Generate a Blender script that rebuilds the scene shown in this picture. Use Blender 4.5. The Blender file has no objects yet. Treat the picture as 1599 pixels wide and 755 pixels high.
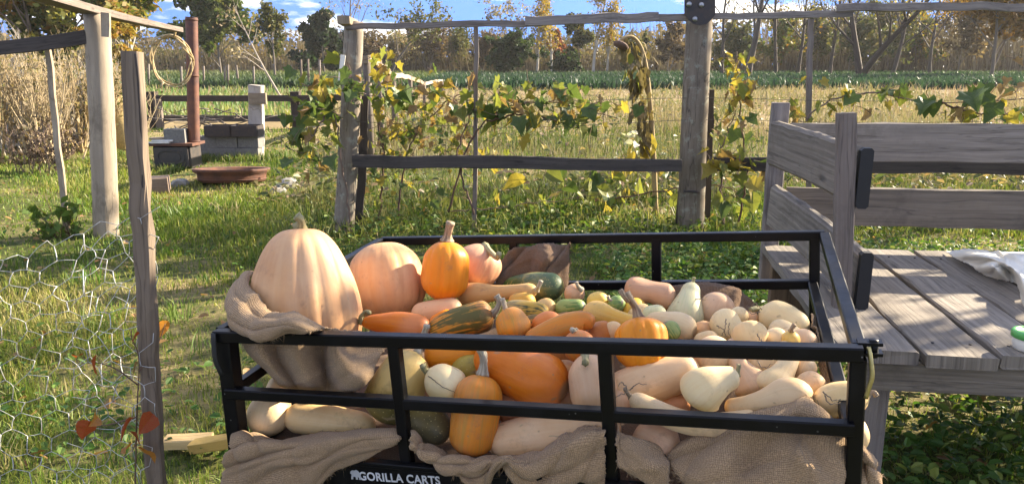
import bpy, math, random
import numpy as np
from mathutils import Vector, Matrix
random.seed(7); rng = np.random.default_rng(7)
S = bpy.context.scene
COL = S.collection
R = math.radians

# ---------------------------------------------------------------- camera
F, CX, CY, CAMH = 1186.0, 799.5, 377.5, 1.35
PITCH = math.atan((377.5 - 98) / F)
cam = bpy.data.cameras.new('camera'); co = bpy.data.objects.new('camera', cam); COL.objects.link(co)
co.location = (0, 0, CAMH); co.rotation_euler = (math.pi / 2 - PITCH, 0, 0)
cam.sensor_fit = 'HORIZONTAL'; cam.sensor_width = 36; cam.lens = 36 * F / 1599
cam.clip_start = .05; cam.clip_end = 3000
S.camera = co
# ---------------------------------------------------------------- light
SUN_AZ, SUN_EL = R(63), R(25)          # azimuth clockwise from +Y
SKY_STRENGTH, SUN_STRENGTH, EXPOSURE = .15, 5.0, 2.05
w = bpy.data.worlds.new('World'); S.world = w; w.use_nodes = True
nt = w.node_tree; nt.nodes.clear()
def wn(t, **k):
    n = nt.nodes.new(t)
    for a, b in k.items(): setattr(n, a, b)
    return n
wo = wn('ShaderNodeOutputWorld'); bg = wn('ShaderNodeBackground')
sky = wn('ShaderNodeTexSky', sky_type='NISHITA', sun_disc=False, sun_elevation=SUN_EL, sun_rotation=SUN_AZ,
         air_density=1.0, dust_density=.3, ozone_density=1.6)
tc = wn('ShaderNodeTexCoord'); va = wn('ShaderNodeVectorMath', operation='ADD'); va.inputs[1].default_value = (0, 0, .55)
vn = wn('ShaderNodeVectorMath', operation='NORMALIZE')
nt.links.new(tc.outputs['Generated'], va.inputs[0]); nt.links.new(va.outputs[0], vn.inputs[0]); nt.links.new(vn.outputs[0], sky.inputs['Vector'])
cm = wn('ShaderNodeMapping'); cm.inputs['Scale'].default_value = (5, 5, 17); cm.inputs['Location'].default_value = (3.35, .2, .55)
cn = wn('ShaderNodeTexNoise'); cn.inputs['Scale'].default_value = 1.0; cn.inputs['Detail'].default_value = 7; cn.inputs['Roughness'].default_value = .58
cr = wn('ShaderNodeValToRGB'); cr.color_ramp.elements[0].position = .49; cr.color_ramp.elements[1].position = .57
cmx = wn('ShaderNodeMixRGB'); cmx.inputs[2].default_value = (3.3, 3.3, 3.35, 1)
nt.links.new(tc.outputs['Generated'], cm.inputs[0]); nt.links.new(cm.outputs[0], cn.inputs['Vector'])
nt.links.new(cn.outputs['Fac'], cr.inputs[0]); nt.links.new(cr.outputs[0], cmx.inputs[0]); tint = wn('ShaderNodeMixRGB', blend_type='MULTIPLY'); tint.inputs[0].default_value = 1; tint.inputs[2].default_value = (.28, .45, .74, 1)
nt.links.new(sky.outputs[0], tint.inputs[1]); nt.links.new(tint.outputs[0], cmx.inputs[1])
nt.links.new(cmx.outputs[0], bg.inputs[0]); bg.inputs[1].default_value = SKY_STRENGTH; nt.links.new(bg.outputs[0], wo.inputs[0])
sd = bpy.data.lights.new('sun', 'SUN'); sd.energy = SUN_STRENGTH; sd.angle = R(.5); sd.color = (1, .89, .72)
so = bpy.data.objects.new('sun', sd); COL.objects.link(so)
SUND = Vector((math.sin(SUN_AZ) * math.cos(SUN_EL), math.cos(SUN_AZ) * math.cos(SUN_EL), math.sin(SUN_EL)))
so.rotation_euler = (-SUND).to_track_quat('-Z', 'Y').to_euler()
so.location = SUND * 40
S.view_settings.view_transform = 'Standard'; S.view_settings.look = 'None'
S.view_settings.exposure = EXPOSURE; S.view_settings.gamma = 1
try:
    S.view_settings.use_white_balance = True; S.view_settings.white_balance_temperature = 7000; S.view_settings.white_balance_tint = 9
except Exception: pass
try:
    S.cycles.max_bounces = 6; S.cycles.transparent_max_bounces = 6; S.cycles.diffuse_bounces = 3
    S.cycles.glossy_bounces = 2; S.cycles.transmission_bounces = 3
except Exception: pass

# ---------------------------------------------------------------- geometry of the view: where a ray meets a plane
def ray(u, v):
    a, b = (u - CX) / F, -(v - CY) / F
    return np.array([a, math.cos(PITCH) + b * math.sin(PITCH), -math.sin(PITCH) + b * math.cos(PITCH)])
C0 = np.array([0, 0, CAMH])
def at(u, v, Y):
    d = ray(u, v); return C0 + d * (Y / d[1])
def gnd(u, v, z=0.0):
    d = ray(u, v); return C0 + d * ((z - CAMH) / d[2])
def pxm(p):      # metres per photo pixel at a point
    p = np.asarray(p) - C0
    return (p[1] * math.cos(PITCH) - p[2] * math.sin(PITCH)) / F
# the cart's own frame
def rotm(a, b, c):
    Rz = np.array([[math.cos(a), -math.sin(a), 0], [math.sin(a), math.cos(a), 0], [0, 0, 1]])
    Rx = np.array([[1, 0, 0], [0, math.cos(b), -math.sin(b)], [0, math.sin(b), math.cos(b)]])
    Ry = np.array([[math.cos(c), 0, math.sin(c)], [0, 1, 0], [-math.sin(c), 0, math.cos(c)]])
    return Rz @ Rx @ Ry
CR = rotm(-.28792699, .03684467, -.07389068); CO = np.array([-.65822832, 1.6246882, -.58783086 + CAMH])
EX, EY, EZ = CR[:, 0], CR[:, 1], CR[:, 2]
CW_ = .83
def cw(u, v, wd):
    d = ray(u, v); t = ((CO - C0) @ EY + wd) / (d @ EY); return C0 + d * t
def cl(s, wd, h): return CO + EX * s + EY * wd + EZ * h

# ---------------------------------------------------------------- materials
MATS = {}
def new_mat(name):
    m = bpy.data.materials.new(name); m.use_nodes = True
    n = m.node_tree; p = n.nodes['Principled BSDF']; return m, n, p
def N(n, t, ins=None, **k):
    x = n.nodes.new(t)
    for a, b in k.items(): setattr(x, a, b)
    for a, b in (ins or {}).items():
        if hasattr(b, 'is_output'): n.links.new(b, x.inputs[a])
        else: x.inputs[a].default_value = b
    return x
def rgba(c): return (c[0], c[1], c[2], 1)
def mix(n, fac, a, b, mode='MIX'):
    x = n.nodes.new('ShaderNodeMixRGB'); x.blend_type = mode
    for k, val in ((0, fac), (1, a), (2, b)):
        if hasattr(val, 'is_output'): n.links.new(val, x.inputs[k])
        else: x.inputs[k].default_value = val if k == 0 else rgba(val)
    return x.outputs[0]
def ramp(n, fac, stops):
    x = n.nodes.new('ShaderNodeValToRGB'); e = x.color_ramp.elements
    while len(e) < len(stops): e.new(.5)
    for i, (p, c) in enumerate(stops): e[i].position = p; e[i].color = rgba(c) if len(c) == 3 else c
    n.links.new(fac, x.inputs[0]); return x.outputs[0]
def bump(n, p, h, strength=.3, dist=.01):
    b = N(n, 'ShaderNodeBump', {'Strength': strength, 'Distance': dist, 'Height': h}); n.links.new(b.outputs[0], p.inputs['Normal'])
def rnd_off(n, vec, k=37.0):
    oi = N(n, 'ShaderNodeObjectInfo'); cmb = N(n, 'ShaderNodeMath', {0: oi.outputs['Random'], 1: k}, operation='MULTIPLY')
    ad = N(n, 'ShaderNodeVectorMath', {0: vec, 1: cmb.outputs[0]}, operation='ADD'); return ad.outputs[0]
def wood(name, c1, c2, dark, rough=.8, grain=55, blotch=.5, lichen=None, crack=.45):
    m, n, p = new_mat(name)
    uv = N(n, 'ShaderNodeUVMap'); v = rnd_off(n, uv.outputs[0])
    mp = N(n, 'ShaderNodeMapping', {'Vector': v, 'Scale': (2.2, grain, 1)})
    g = N(n, 'ShaderNodeTexNoise', {'Vector': mp.outputs[0], 'Scale': 1.0, 'Detail': 6, 'Roughness': .66, 'Distortion': .12})
    mp2 = N(n, 'ShaderNodeMapping', {'Vector': v, 'Scale': (1.0, grain * .28, 1)})
    cr_ = N(n, 'ShaderNodeTexNoise', {'Vector': mp2.outputs[0], 'Scale': 1.3, 'Detail': 4, 'Distortion': .25})
    bl = N(n, 'ShaderNodeTexNoise', {'Vector': v, 'Scale': 5, 'Detail': 5, 'Roughness': .65})
    col = ramp(n, g.outputs[0], [(.2, dark), (.42, c2), (.68, c1)])
    bf = ramp(n, bl.outputs[0], [(.35, (0, 0, 0)), (.7, (1, 1, 1))])
    bfm = N(n, 'ShaderNodeMath', {0: bf, 1: blotch}, operation='MULTIPLY')
    col = mix(n, bfm.outputs[0], col, c2)
    ck = ramp(n, cr_.outputs[0], [(.485, (0, 0, 0)), (.497, (1, 1, 1)), (.503, (1, 1, 1)), (.515, (0, 0, 0))])
    ckm = N(n, 'ShaderNodeMath', {0: ck, 1: crack}, operation='MULTIPLY')
    col = mix(n, ckm.outputs[0], col, dark)
    vo = N(n, 'ShaderNodeTexVoronoi', {'Vector': N(n, 'ShaderNodeMapping', {'Vector': v, 'Scale': (2.3, 9, 1)}).outputs[0], 'Scale': 1.0})
    kn = ramp(n, vo.outputs['Distance'], [(.05, (1, 1, 1)), (.13, (0, 0, 0))])
    knm = N(n, 'ShaderNodeMath', {0: kn, 1: .7}, operation='MULTIPLY')
    col = mix(n, knm.outputs[0], col, dark)
    if lichen:
        ln = N(n, 'ShaderNodeTexNoise', {'Vector': v, 'Scale': 14, 'Detail': 6, 'Roughness': .7})
        lf = ramp(n, ln.outputs[0], [(.54, (0, 0, 0)), (.66, (.7, .7, .7))]); col = mix(n, lf, col, lichen)
    oi = N(n, 'ShaderNodeObjectInfo'); hs = N(n, 'ShaderNodeHueSaturation', {'Color': col, 'Value': N(n, 'ShaderNodeMapRange', {0: oi.outputs['Random'], 3: .78, 4: 1.22}).outputs[0], 'Saturation': N(n, 'ShaderNodeMapRange', {0: oi.outputs['Random'], 3: 1.2, 4: .8}).outputs[0]})
    st = N(n, 'ShaderNodeTexNoise', {'Vector': v, 'Scale': 2.6, 'Detail': 6, 'Roughness': .75}); col = mix(n, ramp(n, st.outputs[0], [(.55, (0, 0, 0)), (.68, (.55,) * 3)]), hs.outputs[0], tuple(x * .55 for x in c2))
    n.links.new(col, p.inputs['Base Color']); p.inputs['Roughness'].default_value = rough
    p.inputs['Specular IOR Level'].default_value = .25
    hh = N(n, 'ShaderNodeMath', {0: g.outputs[0], 1: ckm.outputs[0]}, operation='SUBTRACT')
    bump(n, p, hh.outputs[0], .5, .004)
    MATS[name] = m; return m
wood('grey_wood', (.275, .235, .192), (.16, .135, .108), (.055, .048, .044), grain=70)
wood('rail_wood', (.27, .23, .20), (.18, .15, .13), (.06, .05, .045), grain=70)
wood('post_wood', (.27, .22, .17), (.175, .142, .108), (.075, .06, .045), grain=24, crack=.8, lichen=(.30, .31, .25))
wood('pale_post', (.38, .31, .225), (.27, .215, .155), (.2, .16, .11), grain=20, blotch=.7, crack=.7)
wood('stake_wood', (.30, .24, .185), (.19, .15, .115), (.06, .045, .035), grain=75)
wood('dark_wood', (.085, .07, .06), (.055, .045, .04), (.02, .018, .016), grain=60)
wood('brown_board', (.22, .15, .10), (.15, .10, .07), (.05, .035, .03), grain=60)
wood('yellow_wood', (.62, .42, .16), (.55, .36, .12), (.33, .2, .07), grain=30, blotch=.3)
wood('bark_dark', (.10, .08, .065), (.07, .055, .045), (.03, .025, .02), grain=10)
wood('bark_grey', (.23, .19, .16), (.15, .125, .10), (.06, .05, .045), grain=10)
wood('bark_pale', (.52, .48, .43), (.4, .36, .31), (.15, .12, .1), grain=6)
wood('vine_bark', (.20, .13, .09), (.14, .09, .07), (.06, .04, .03), grain=40)
wood('straw_vine', (.48, .38, .22), (.38, .29, .16), (.18, .13, .08), grain=40)

def plain(name, c, rough=.6, metal=0, spec=.5, var=.25, scale=20, c2=None, bmp=.15, coat=0):
    m, n, p = new_mat(name)
    t = N(n, 'ShaderNodeTexCoord'); v = rnd_off(n, t.outputs['Object'])
    ns = N(n, 'ShaderNodeTexNoise', {'Vector': v, 'Scale': scale, 'Detail': 6, 'Roughness': .65})
    c2 = c2 or tuple(x * (1 - var) for x in c)
    f = ramp(n, ns.outputs[0], [(.35, (0, 0, 0)), (.65, (1, 1, 1))])
    n.links.new(mix(n, f, c, c2), p.inputs['Base Color'])
    p.inputs['Roughness'].default_value = rough; p.inputs['Metallic'].default_value = metal
    p.inputs['Specular IOR Level'].default_value = spec; p.inputs['Coat Weight'].default_value = coat
    bump(n, p, ns.outputs[0], bmp, .003); MATS[name] = m; return m
# powder-coated steel with dust and scuffs
def cart_paint():
    m, n, p = new_mat('black_paint')
    t = N(n, 'ShaderNodeTexCoord'); v = rnd_off(n, t.outputs['Object'])
    d = N(n, 'ShaderNodeTexNoise', {'Vector': v, 'Scale': 9, 'Detail': 8, 'Roughness': .7})
    sc = N(n, 'ShaderNodeTexVoronoi', {'Vector': v, 'Scale': 42}); sp = ramp(n, sc.outputs['Distance'], [(.06, (1, 1, 1)), (.1, (0, 0, 0))])
    sp2 = N(n, 'ShaderNodeTexNoise', {'Vector': v, 'Scale': 7}); spm = N(n, 'ShaderNodeMath', {0: sp, 1: ramp(n, sp2.outputs[0], [(.58, (0, 0, 0)), (.62, (1, 1, 1))])}, operation='MULTIPLY')
    col = mix(n, ramp(n, d.outputs[0], [(.5, (0, 0, 0)), (.8, (.4, .4, .4))]), (.003, .003, .0042), (.02, .018, .018))
    col = mix(n, spm.outputs[0], col, (.2, .19, .18)); n.links.new(col, p.inputs['Base Color'])
    n.links.new(N(n, 'ShaderNodeMapRange', {0: d.outputs[0], 1: .3, 2: .7, 3: .26, 4: .5}).outputs[0], p.inputs['Roughness'])
    fine = N(n, 'ShaderNodeTexNoise', {'Vector': v, 'Scale': 260, 'Detail': 2}); p.inputs['Specular IOR Level'].default_value = .2; bump(n, p, fine.outputs[0], .08, .001)
    MATS['black_paint'] = m
cart_paint()
plain('white_print', (.62, .63, .64), .6)
plain('grey_print', (.4, .41, .42), .6)
plain('brass', (.50, .42, .18), .35, .8, scale=60)
plain('steel', (.45, .45, .46), .4, .9, scale=60)
plain('wire_zinc', (.55, .55, .53), .45, .3, scale=50, var=.4)
plain('thin_wire', (.12, .11, .1), .5, .6)
plain('black_iron', (.035, .034, .036), .6, .2, scale=25, c2=(.07, .05, .04))
plain('stove_iron', (.04, .04, .042), .55, .2, scale=14, c2=(.075, .06, .052))
plain('rust', (.16, .065, .035), .8, .1, scale=9, c2=(.07, .035, .028), bmp=.4)
plain('rust_pipe', (.20, .085, .05), .65, .25, scale=6, c2=(.09, .045, .04), bmp=.3)
plain('concrete', (.20, .195, .185), .9, scale=35, var=.35, bmp=.5)
plain('stone', (.32, .30, .27), .9, scale=20, var=.4, bmp=.5)
plain('plastic_white', (.82, .78, .68), .45, scale=8, var=.06)
plain('green_plastic', (.10, .42, .10), .4, var=.1)
plain('tyre', (.03, .03, .03), .85)
plain('paper', (.75, .73, .7), .8)
plain('tarp_grey', (.34, .35, .37), .6, scale=4, var=.3)
plain('rubber_and_shade_black', (.012, .012, .013), .6, scale=30)  # rubber of the strap; also the shade painted on the bench board ends
plain('straw', (.5, .37, .16), .9, scale=60, var=.45, bmp=.6)

def stem_mat(name, a, b):
    m, n, p = new_mat(name)
    uv = N(n, 'ShaderNodeUVMap'); mp = N(n, 'ShaderNodeMapping', {'Vector': uv.outputs[0], 'Scale': (9, 130, 1)})
    g = N(n, 'ShaderNodeTexNoise', {'Vector': mp.outputs[0], 'Scale': 1.2, 'Detail': 4})
    n.links.new(ramp(n, g.outputs[0], [(.35, b), (.62, a)]), p.inputs['Base Color']); p.inputs['Roughness'].default_value = .75
    bump(n, p, g.outputs[0], .5, .003); MATS[name] = m
stem_mat('stem_brown', (.42, .31, .19), (.13, .08, .05))
stem_mat('stem_silver', (.50, .45, .34), (.22, .18, .12))
stem_mat('stem_green', (.38, .34, .17), (.18, .16, .08))
stem_mat('stem_dry', (.33, .25, .16), (.12, .085, .06))

def squash_mat(name, a, b, third=None, pattern='plain', n_str=20, amount=.5, rough=.42):
    """a, b two skin tones; third the colour of streaks or patches. UV: x round the girth, y along the fruit (0 blossom end, 1 stem end)"""
    m, n, p = new_mat(name)
    t = N(n, 'ShaderNodeTexCoord'); v = rnd_off(n, t.outputs['Object']); uv = N(n, 'ShaderNodeUVMap')
    big = N(n, 'ShaderNodeTexNoise', {'Vector': v, 'Scale': 9, 'Detail': 4, 'Roughness': .7})
    fine = N(n, 'ShaderNodeTexNoise', {'Vector': v, 'Scale': 70, 'Detail': 5, 'Roughness': .7})
    col = mix(n, ramp(n, big.outputs[0], [(.36, (0, 0, 0)), (.64, (1, 1, 1))]), a, b)
    lon = N(n, 'ShaderNodeMapping', {'Vector': rnd_off(n, uv.outputs[0]), 'Scale': (n_str * 2.2, 1.6, 1)})
    lst = N(n, 'ShaderNodeTexNoise', {'Vector': lon.outputs[0], 'Scale': 1, 'Detail': 4, 'Distortion': .4})
    if pattern == 'plain':
        f = ramp(n, lst.outputs[0], [(.45, (0, 0, 0)), (.75, (amount,) * 3)])
        col = mix(n, f, col, third or tuple(x * .78 for x in a))
    elif pattern == 'streak':
        mod = N(n, 'ShaderNodeMath', {0: lst.outputs[0], 1: N(n, 'ShaderNodeMath', {0: big.outputs[0], 1: .9}, operation='MULTIPLY').outputs[0]}, operation='ADD')
        f = ramp(n, mod.outputs[0], [(1.02 - amount * .2, (0, 0, 0)), (1.1 - amount * .2, (.9, .9, .9))])
        col = mix(n, f, col, third)
    elif pattern == 'patch':
        f = ramp(n, N(n, 'ShaderNodeTexNoise', {'Vector': v, 'Scale': 11, 'Detail': 3, 'Distortion': .6}).outputs[0], [(.55 - amount * .2, (0, 0, 0)), (.68 - amount * .2, (1, 1, 1))])
        col = mix(n, f, col, third)
    if pattern in ('speckle', 'patch'):
        vo = N(n, 'ShaderNodeTexVoronoi', {'Vector': v, 'Scale': 130}); sp = ramp(n, vo.outputs['Distance'], [(.13, (.65,) * 3), (.24, (0, 0, 0))])
        col = mix(n, sp, col, (.55, .42, .17))
    if pattern == 'speckle':
        sep = N(n, 'ShaderNodeSeparateXYZ', {0: uv.outputs[0]})
        ad = N(n, 'ShaderNodeMath', {0: sep.outputs[1], 1: N(n, 'ShaderNodeMath', {0: big.outputs[0], 1: .9}, operation='MULTIPLY').outputs[0]}, operation='ADD')
        f = ramp(n, ad.outputs[0], [(.86, (0, 0, 0)), (1.2, (1, 1, 1))]); col = mix(n, f, col, third)
    # blemishes: scuffs and little corky scars
    bl = ramp(n, N(n, 'ShaderNodeTexNoise', {'Vector': v, 'Scale': 19, 'Detail': 8, 'Roughness': .78}).outputs[0], [(.55, (0, 0, 0)), (.70, (.75,) * 3)])
    col = mix(n, bl, col, tuple(.55 * x + .05 for x in (a[0], a[1] * .85, a[2] * .7)))
    vs = N(n, 'ShaderNodeTexVoronoi', {'Vector': v, 'Scale': 24}); vf = ramp(n, vs.outputs['Distance'], [(.03, (.7,) * 3), (.07, (0, 0, 0))])
    col = mix(n, vf, col, (.3, .19, .1))
    gp = N(n, 'ShaderNodeTexNoise', {'Vector': v, 'Scale': 5, 'Detail': 3}); col = mix(n, ramp(n, gp.outputs[0], [(.5, (0, 0, 0)), (.68, (.45,) * 3)]), col, tuple(min(1, .75 * x + .16) for x in (a[0], a[1] * 1.05, a[2])))
    sl = N(n, 'ShaderNodeMapping', {'Vector': v, 'Scale': (14, 60, 60), 'Rotation': (.5, .8, .3)}); sv = N(n, 'ShaderNodeTexNoise', {'Vector': sl.outputs[0], 'Scale': 1, 'Detail': 2}); col = mix(n, ramp(n, sv.outputs[0], [(.70, (0, 0, 0)), (.74, (.6,) * 3)]), col, (.36, .25, .14))
    # blossom scar and darker stem end
    sep2 = N(n, 'ShaderNodeSeparateXYZ', {0: uv.outputs[0]})
    sc = ramp(n, sep2.outputs[1], [(.012, (.85,) * 3), (.03, (0, 0, 0))]); col = mix(n, sc, col, (.26, .17, .09))
    oi = N(n, 'ShaderNodeObjectInfo'); hs = N(n, 'ShaderNodeHueSaturation', {'Color': col, 'Hue': N(n, 'ShaderNodeMapRange', {0: oi.outputs['Random'], 3: .492, 4: .508}).outputs[0],
        'Value': N(n, 'ShaderNodeMapRange', {0: oi.outputs['Random'], 3: .9, 4: 1.08}).outputs[0]})
    n.links.new(hs.outputs[0], p.inputs['Base Color'])
    n.links.new(N(n, 'ShaderNodeMapRange', {0: fine.outputs[0], 1: .3, 2: .7, 3: rough - .03, 4: rough + .2}).outputs[0], p.inputs['Roughness'])
    p.inputs['Specular IOR Level'].default_value = .32
    p.inputs['Subsurface Weight'].default_value = .03; p.inputs['Subsurface Radius'].default_value = (.02, .01, .004); p.inputs['Subsurface Scale'].default_value = .5
    hh = N(n, 'ShaderNodeMath', {0: fine.outputs[0], 1: lst.outputs[0]}, operation='ADD'); bump(n, p, hh.outputs[0], .16, .004)
    MATS[name] = m
squash_mat('skin_tan', (.62, .335, .16), (.55, .28, .135), (.65, .39, .21), amount=.7, rough=.5)
squash_mat('skin_pink', (.62, .33, .17), (.54, .27, .14), (.64, .38, .21), amount=.7, rough=.5)
squash_mat('skin_cream', (.76, .53, .26), (.70, .45, .21), (.77, .57, .32), amount=.5)
squash_mat('skin_ivory', (.78, .60, .34), (.75, .54, .27), (.72, .48, .25), amount=.5)
squash_mat('skin_palegreen', (.62, .58, .33), (.68, .56, .32), (.5, .52, .27), amount=.7)
squash_mat('skin_blush', (.70, .455, .255), (.66, .39, .205), (.73, .51, .30), amount=.5)
squash_mat('skin_orange', (.72, .21, .012), (.66, .18, .012), (.76, .28, .02), amount=.5, rough=.36)
squash_mat('skin_rust', (.50, .16, .02), (.42, .13, .02), (.34, .11, .03), amount=.6)
squash_mat('skin_amber', (.68, .24, .02), (.6, .20, .03), (.34, .23, .05), amount=.7)
squash_mat('skin_yellow', (.70, .43, .06), (.68, .36, .05), (.66, .46, .14), amount=.6)
squash_mat('skin_buff', (.62, .40, .14), (.58, .34, .11), (.66, .47, .2), amount=.6)
squash_mat('skin_green', (.035, .075, .02), (.06, .12, .03), (.40, .30, .05), 'patch', amount=.55)
squash_mat('skin_lime', (.11, .23, .035), (.06, .14, .025), (.30, .34, .09), 'streak', amount=.8)
squash_mat('skin_speckle', (.095, .085, .02), (.19, .125, .03), (.56, .37, .13), 'speckle')
squash_mat('skin_striped', (.62, .22, .02), (.56, .26, .03), (.06, .075, .02), 'streak', n_str=16, amount=.72)
squash_mat('skin_darkstripe', (.03, .05, .015), (.05, .07, .02), (.48, .28, .04), 'streak', n_str=12, amount=.9)
squash_mat('skin_olive', (.06, .055, .014), (.10, .075, .018), (.17, .12, .03), 'patch', amount=.4)

def burlap(name, c, c2):
    m, n, p = new_mat(name)
    uv = N(n, 'ShaderNodeUVMap')
    wx = N(n, 'ShaderNodeTexWave', {'Vector': uv.outputs[0], 'Scale': 100, 'Distortion': 3.0, 'Detail': 2, 'Detail Scale': 2.5}, bands_direction='X')
    wy = N(n, 'ShaderNodeTexWave', {'Vector': uv.outputs[0], 'Scale': 100, 'Distortion': 3.0, 'Detail': 2, 'Detail Scale': 2.5}, bands_direction='Y')
    wv = N(n, 'ShaderNodeMath', {0: wx.outputs['Fac'], 1: wy.outputs['Fac']}, operation='MULTIPLY')
    ns = N(n, 'ShaderNodeTexNoise', {'Vector': uv.outputs[0], 'Scale': 14, 'Detail': 6, 'Roughness': .7})
    fb = N(n, 'ShaderNodeTexNoise', {'Vector': uv.outputs[0], 'Scale': 260, 'Detail': 3, 'Roughness': .7})
    col = mix(n, ramp(n, ns.outputs[0], [(.35, (0, 0, 0)), (.68, (1, 1, 1))]), c, c2)
    col = mix(n, ramp(n, wv.outputs[0], [(.05, (.85,) * 3), (.45, (0, 0, 0))]), col, tuple(x * .42 for x in c))
    col = mix(n, ramp(n, fb.outputs[0], [(.5, (0, 0, 0)), (.75, (.6,) * 3)]), col, tuple(min(1, x * 1.5) for x in c))
    n.links.new(col, p.inputs['Base Color']); p.inputs['Roughness'].default_value = .95; p.inputs['Specular IOR Level'].default_value = .1
    p.inputs['Sheen Weight'].default_value = .15
    hh = N(n, 'ShaderNodeMath', {0: wv.outputs[0], 1: N(n, 'ShaderNodeMath', {0: fb.outputs[0], 1: .8}, operation='MULTIPLY').outputs[0]}, operation='ADD')
    bump(n, p, hh.outputs[0], .6, .003); MATS[name] = m
burlap('burlap', (.47, .315, .18), (.35, .23, .125))
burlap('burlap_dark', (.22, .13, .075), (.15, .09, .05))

def leaf_mat(name, a, b, trans=.45, rough=.5, attr=None, scale=30):
    m, n, p = new_mat(name)
    if attr:
        ca = N(n, 'ShaderNodeVertexColor', layer_name=attr); col = ca.outputs[0]
    else:
        t = N(n, 'ShaderNodeTexCoord'); v = rnd_off(n, t.outputs['Object'])
        ns = N(n, 'ShaderNodeTexNoise', {'Vector': v, 'Scale': scale, 'Detail': 5, 'Roughness': .65})
        col = mix(n, ramp(n, ns.outputs[0], [(.38, (0, 0, 0)), (.62, (1, 1, 1))]), a, b)
    n.links.new(col, p.inputs['Base Color']); p.inputs['Roughness'].default_value = rough; p.inputs['Specular IOR Level'].default_value = .3
    tr = N(n, 'ShaderNodeBsdfTranslucent', {'Color': mix(n, 1, col, (1.0, 1.0, .55), 'MULTIPLY')})
    ms = N(n, 'ShaderNodeMixShader', {0: trans, 1: p.outputs[0], 2: tr.outputs[0]})
    n.links.new(ms.outputs[0], n.nodes['Material Output'].inputs[0]); MATS[name] = m
leaf_mat('blades', None, None, .4, .5, 'Col')
leaf_mat('straw_blades', None, None, .35, .8, 'Col')
leaf_mat('leaf_green', (.07, .115, .04), (.12, .165, .05), .4, .45)
leaf_mat('leaf_lime', (.16, .20, .05), (.26, .26, .07), .5, .5)
leaf_mat('leaf_yellow', (.42, .31, .07), (.28, .25, .06), .5, .55)
leaf_mat('leaf_brown', (.22, .13, .06), (.38, .26, .12), .35, .8)
leaf_mat('leaf_dead', (.11, .09, .045), (.22, .17, .09), .35, .8)
leaf_mat('leaf_red', (.36, .045, .02), (.30, .10, .03), .45, .5)
leaf_mat('leaf_orange', (.50, .17, .04), (.42, .22, .05), .45, .5)
leaf_mat('petal_white', (.75, .74, .7), (.7, .66, .58), .4, .7)
leaf_mat('crown_leaves', None, None, .45, .6, 'Col')

# ---------------------------------------------------------------- object plumbing
def link(o, parent=None):
    COL.objects.link(o)
    if parent is not None: o.parent = parent
    return o
def props(o, label=None, cat=None, group=None, kind=None):
    if label: o['label'] = label
    if cat: o['category'] = cat
    if group: o['group'] = group
    if kind: o['kind'] = kind
    return o
def thing(name, loc, label, cat, group=None):
    o = bpy.data.objects.new(name, None); o.empty_display_size = .1; o.location = tuple(float(x) for x in loc); link(o)
    return props(o, label, cat, group)
def ploc(p):
    q = np.zeros(3)
    while p is not None: q = q + np.array(p.location); p = p.parent
    return q
def mesh_np(name, V, faces, mat, parent=None, uv=None, col=None, smooth=True, loc=None, colname='Col'):
    """faces: list of index tuples, or an (n,3)/(n,4) array. V in world coordinates."""
    V = np.asarray(V, float); off = ploc(parent) if parent is not None else (np.array(loc) if loc is not None else np.zeros(3))
    me = bpy.data.meshes.new(name)
    V = V - off
    if isinstance(faces, np.ndarray):
        k = faces.shape[1]; idx = faces.ravel(); tot = np.full(len(faces), k); st = np.arange(len(faces)) * k
    else:
        tot = np.array([len(f) for f in faces]); st = np.concatenate([[0], np.cumsum(tot)[:-1]]); idx = np.array([i for f in faces for i in f])
    me.vertices.add(len(V)); me.vertices.foreach_set('co', V.astype(np.float32).ravel())
    me.loops.add(len(idx)); me.loops.foreach_set('vertex_index', idx.astype(np.int32))
    me.polygons.add(len(tot)); me.polygons.foreach_set('loop_start', st.astype(np.int32)); me.polygons.foreach_set('loop_total', tot.astype(np.int32))
    me.polygons.foreach_set('use_smooth', np.full(len(tot), bool(smooth)))
    if uv is not None:
        l = me.uv_layers.new(name='UVMap'); l.data.foreach_set('uv', np.asarray(uv, np.float32).ravel())
    if col is not None:
        a = me.color_attributes.new(colname, 'FLOAT_COLOR', 'POINT')
        c = np.ones((len(V), 4), np.float32); c[:, :3] = col; a.data.foreach_set('color', c.ravel())
    me.update(calc_edges=True); me.validate()
    o = bpy.data.objects.new(name, me); me.materials.append(MATS[mat] if isinstance(mat, str) else mat)
    if parent is None and loc is not None: o.location = tuple(off)
    return link(o, parent)
def cat_parts(parts):
    Vs, Fs, Us, k = [], [], [], 0
    for V, Fc, U in parts:
        Vs.append(V); Fs += [tuple(i + k for i in f) for f in Fc]; Us.append(U); k += len(V)
    return np.concatenate(Vs), Fs, np.concatenate(Us)
def catmull(pts, n):
    p = np.asarray(pts, float)
    if len(p) == 2: return p[0] + (p[1] - p[0]) * np.linspace(0, 1, n)[:, None]
    q = np.vstack([2 * p[0] - p[1], p, 2 * p[-1] - p[-2]]); out = []
    for t in np.linspace(0, len(p) - 1, n):
        i = min(int(t), len(p) - 2); f = t - i; a, b, c, d = q[i:i + 4]
        out.append(.5 * (2 * b + (c - a) * f + (2 * a - 5 * b + 4 * c - d) * f * f + (-a + 3 * b - 3 * c + d) * f ** 3))
    return np.array(out)
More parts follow.
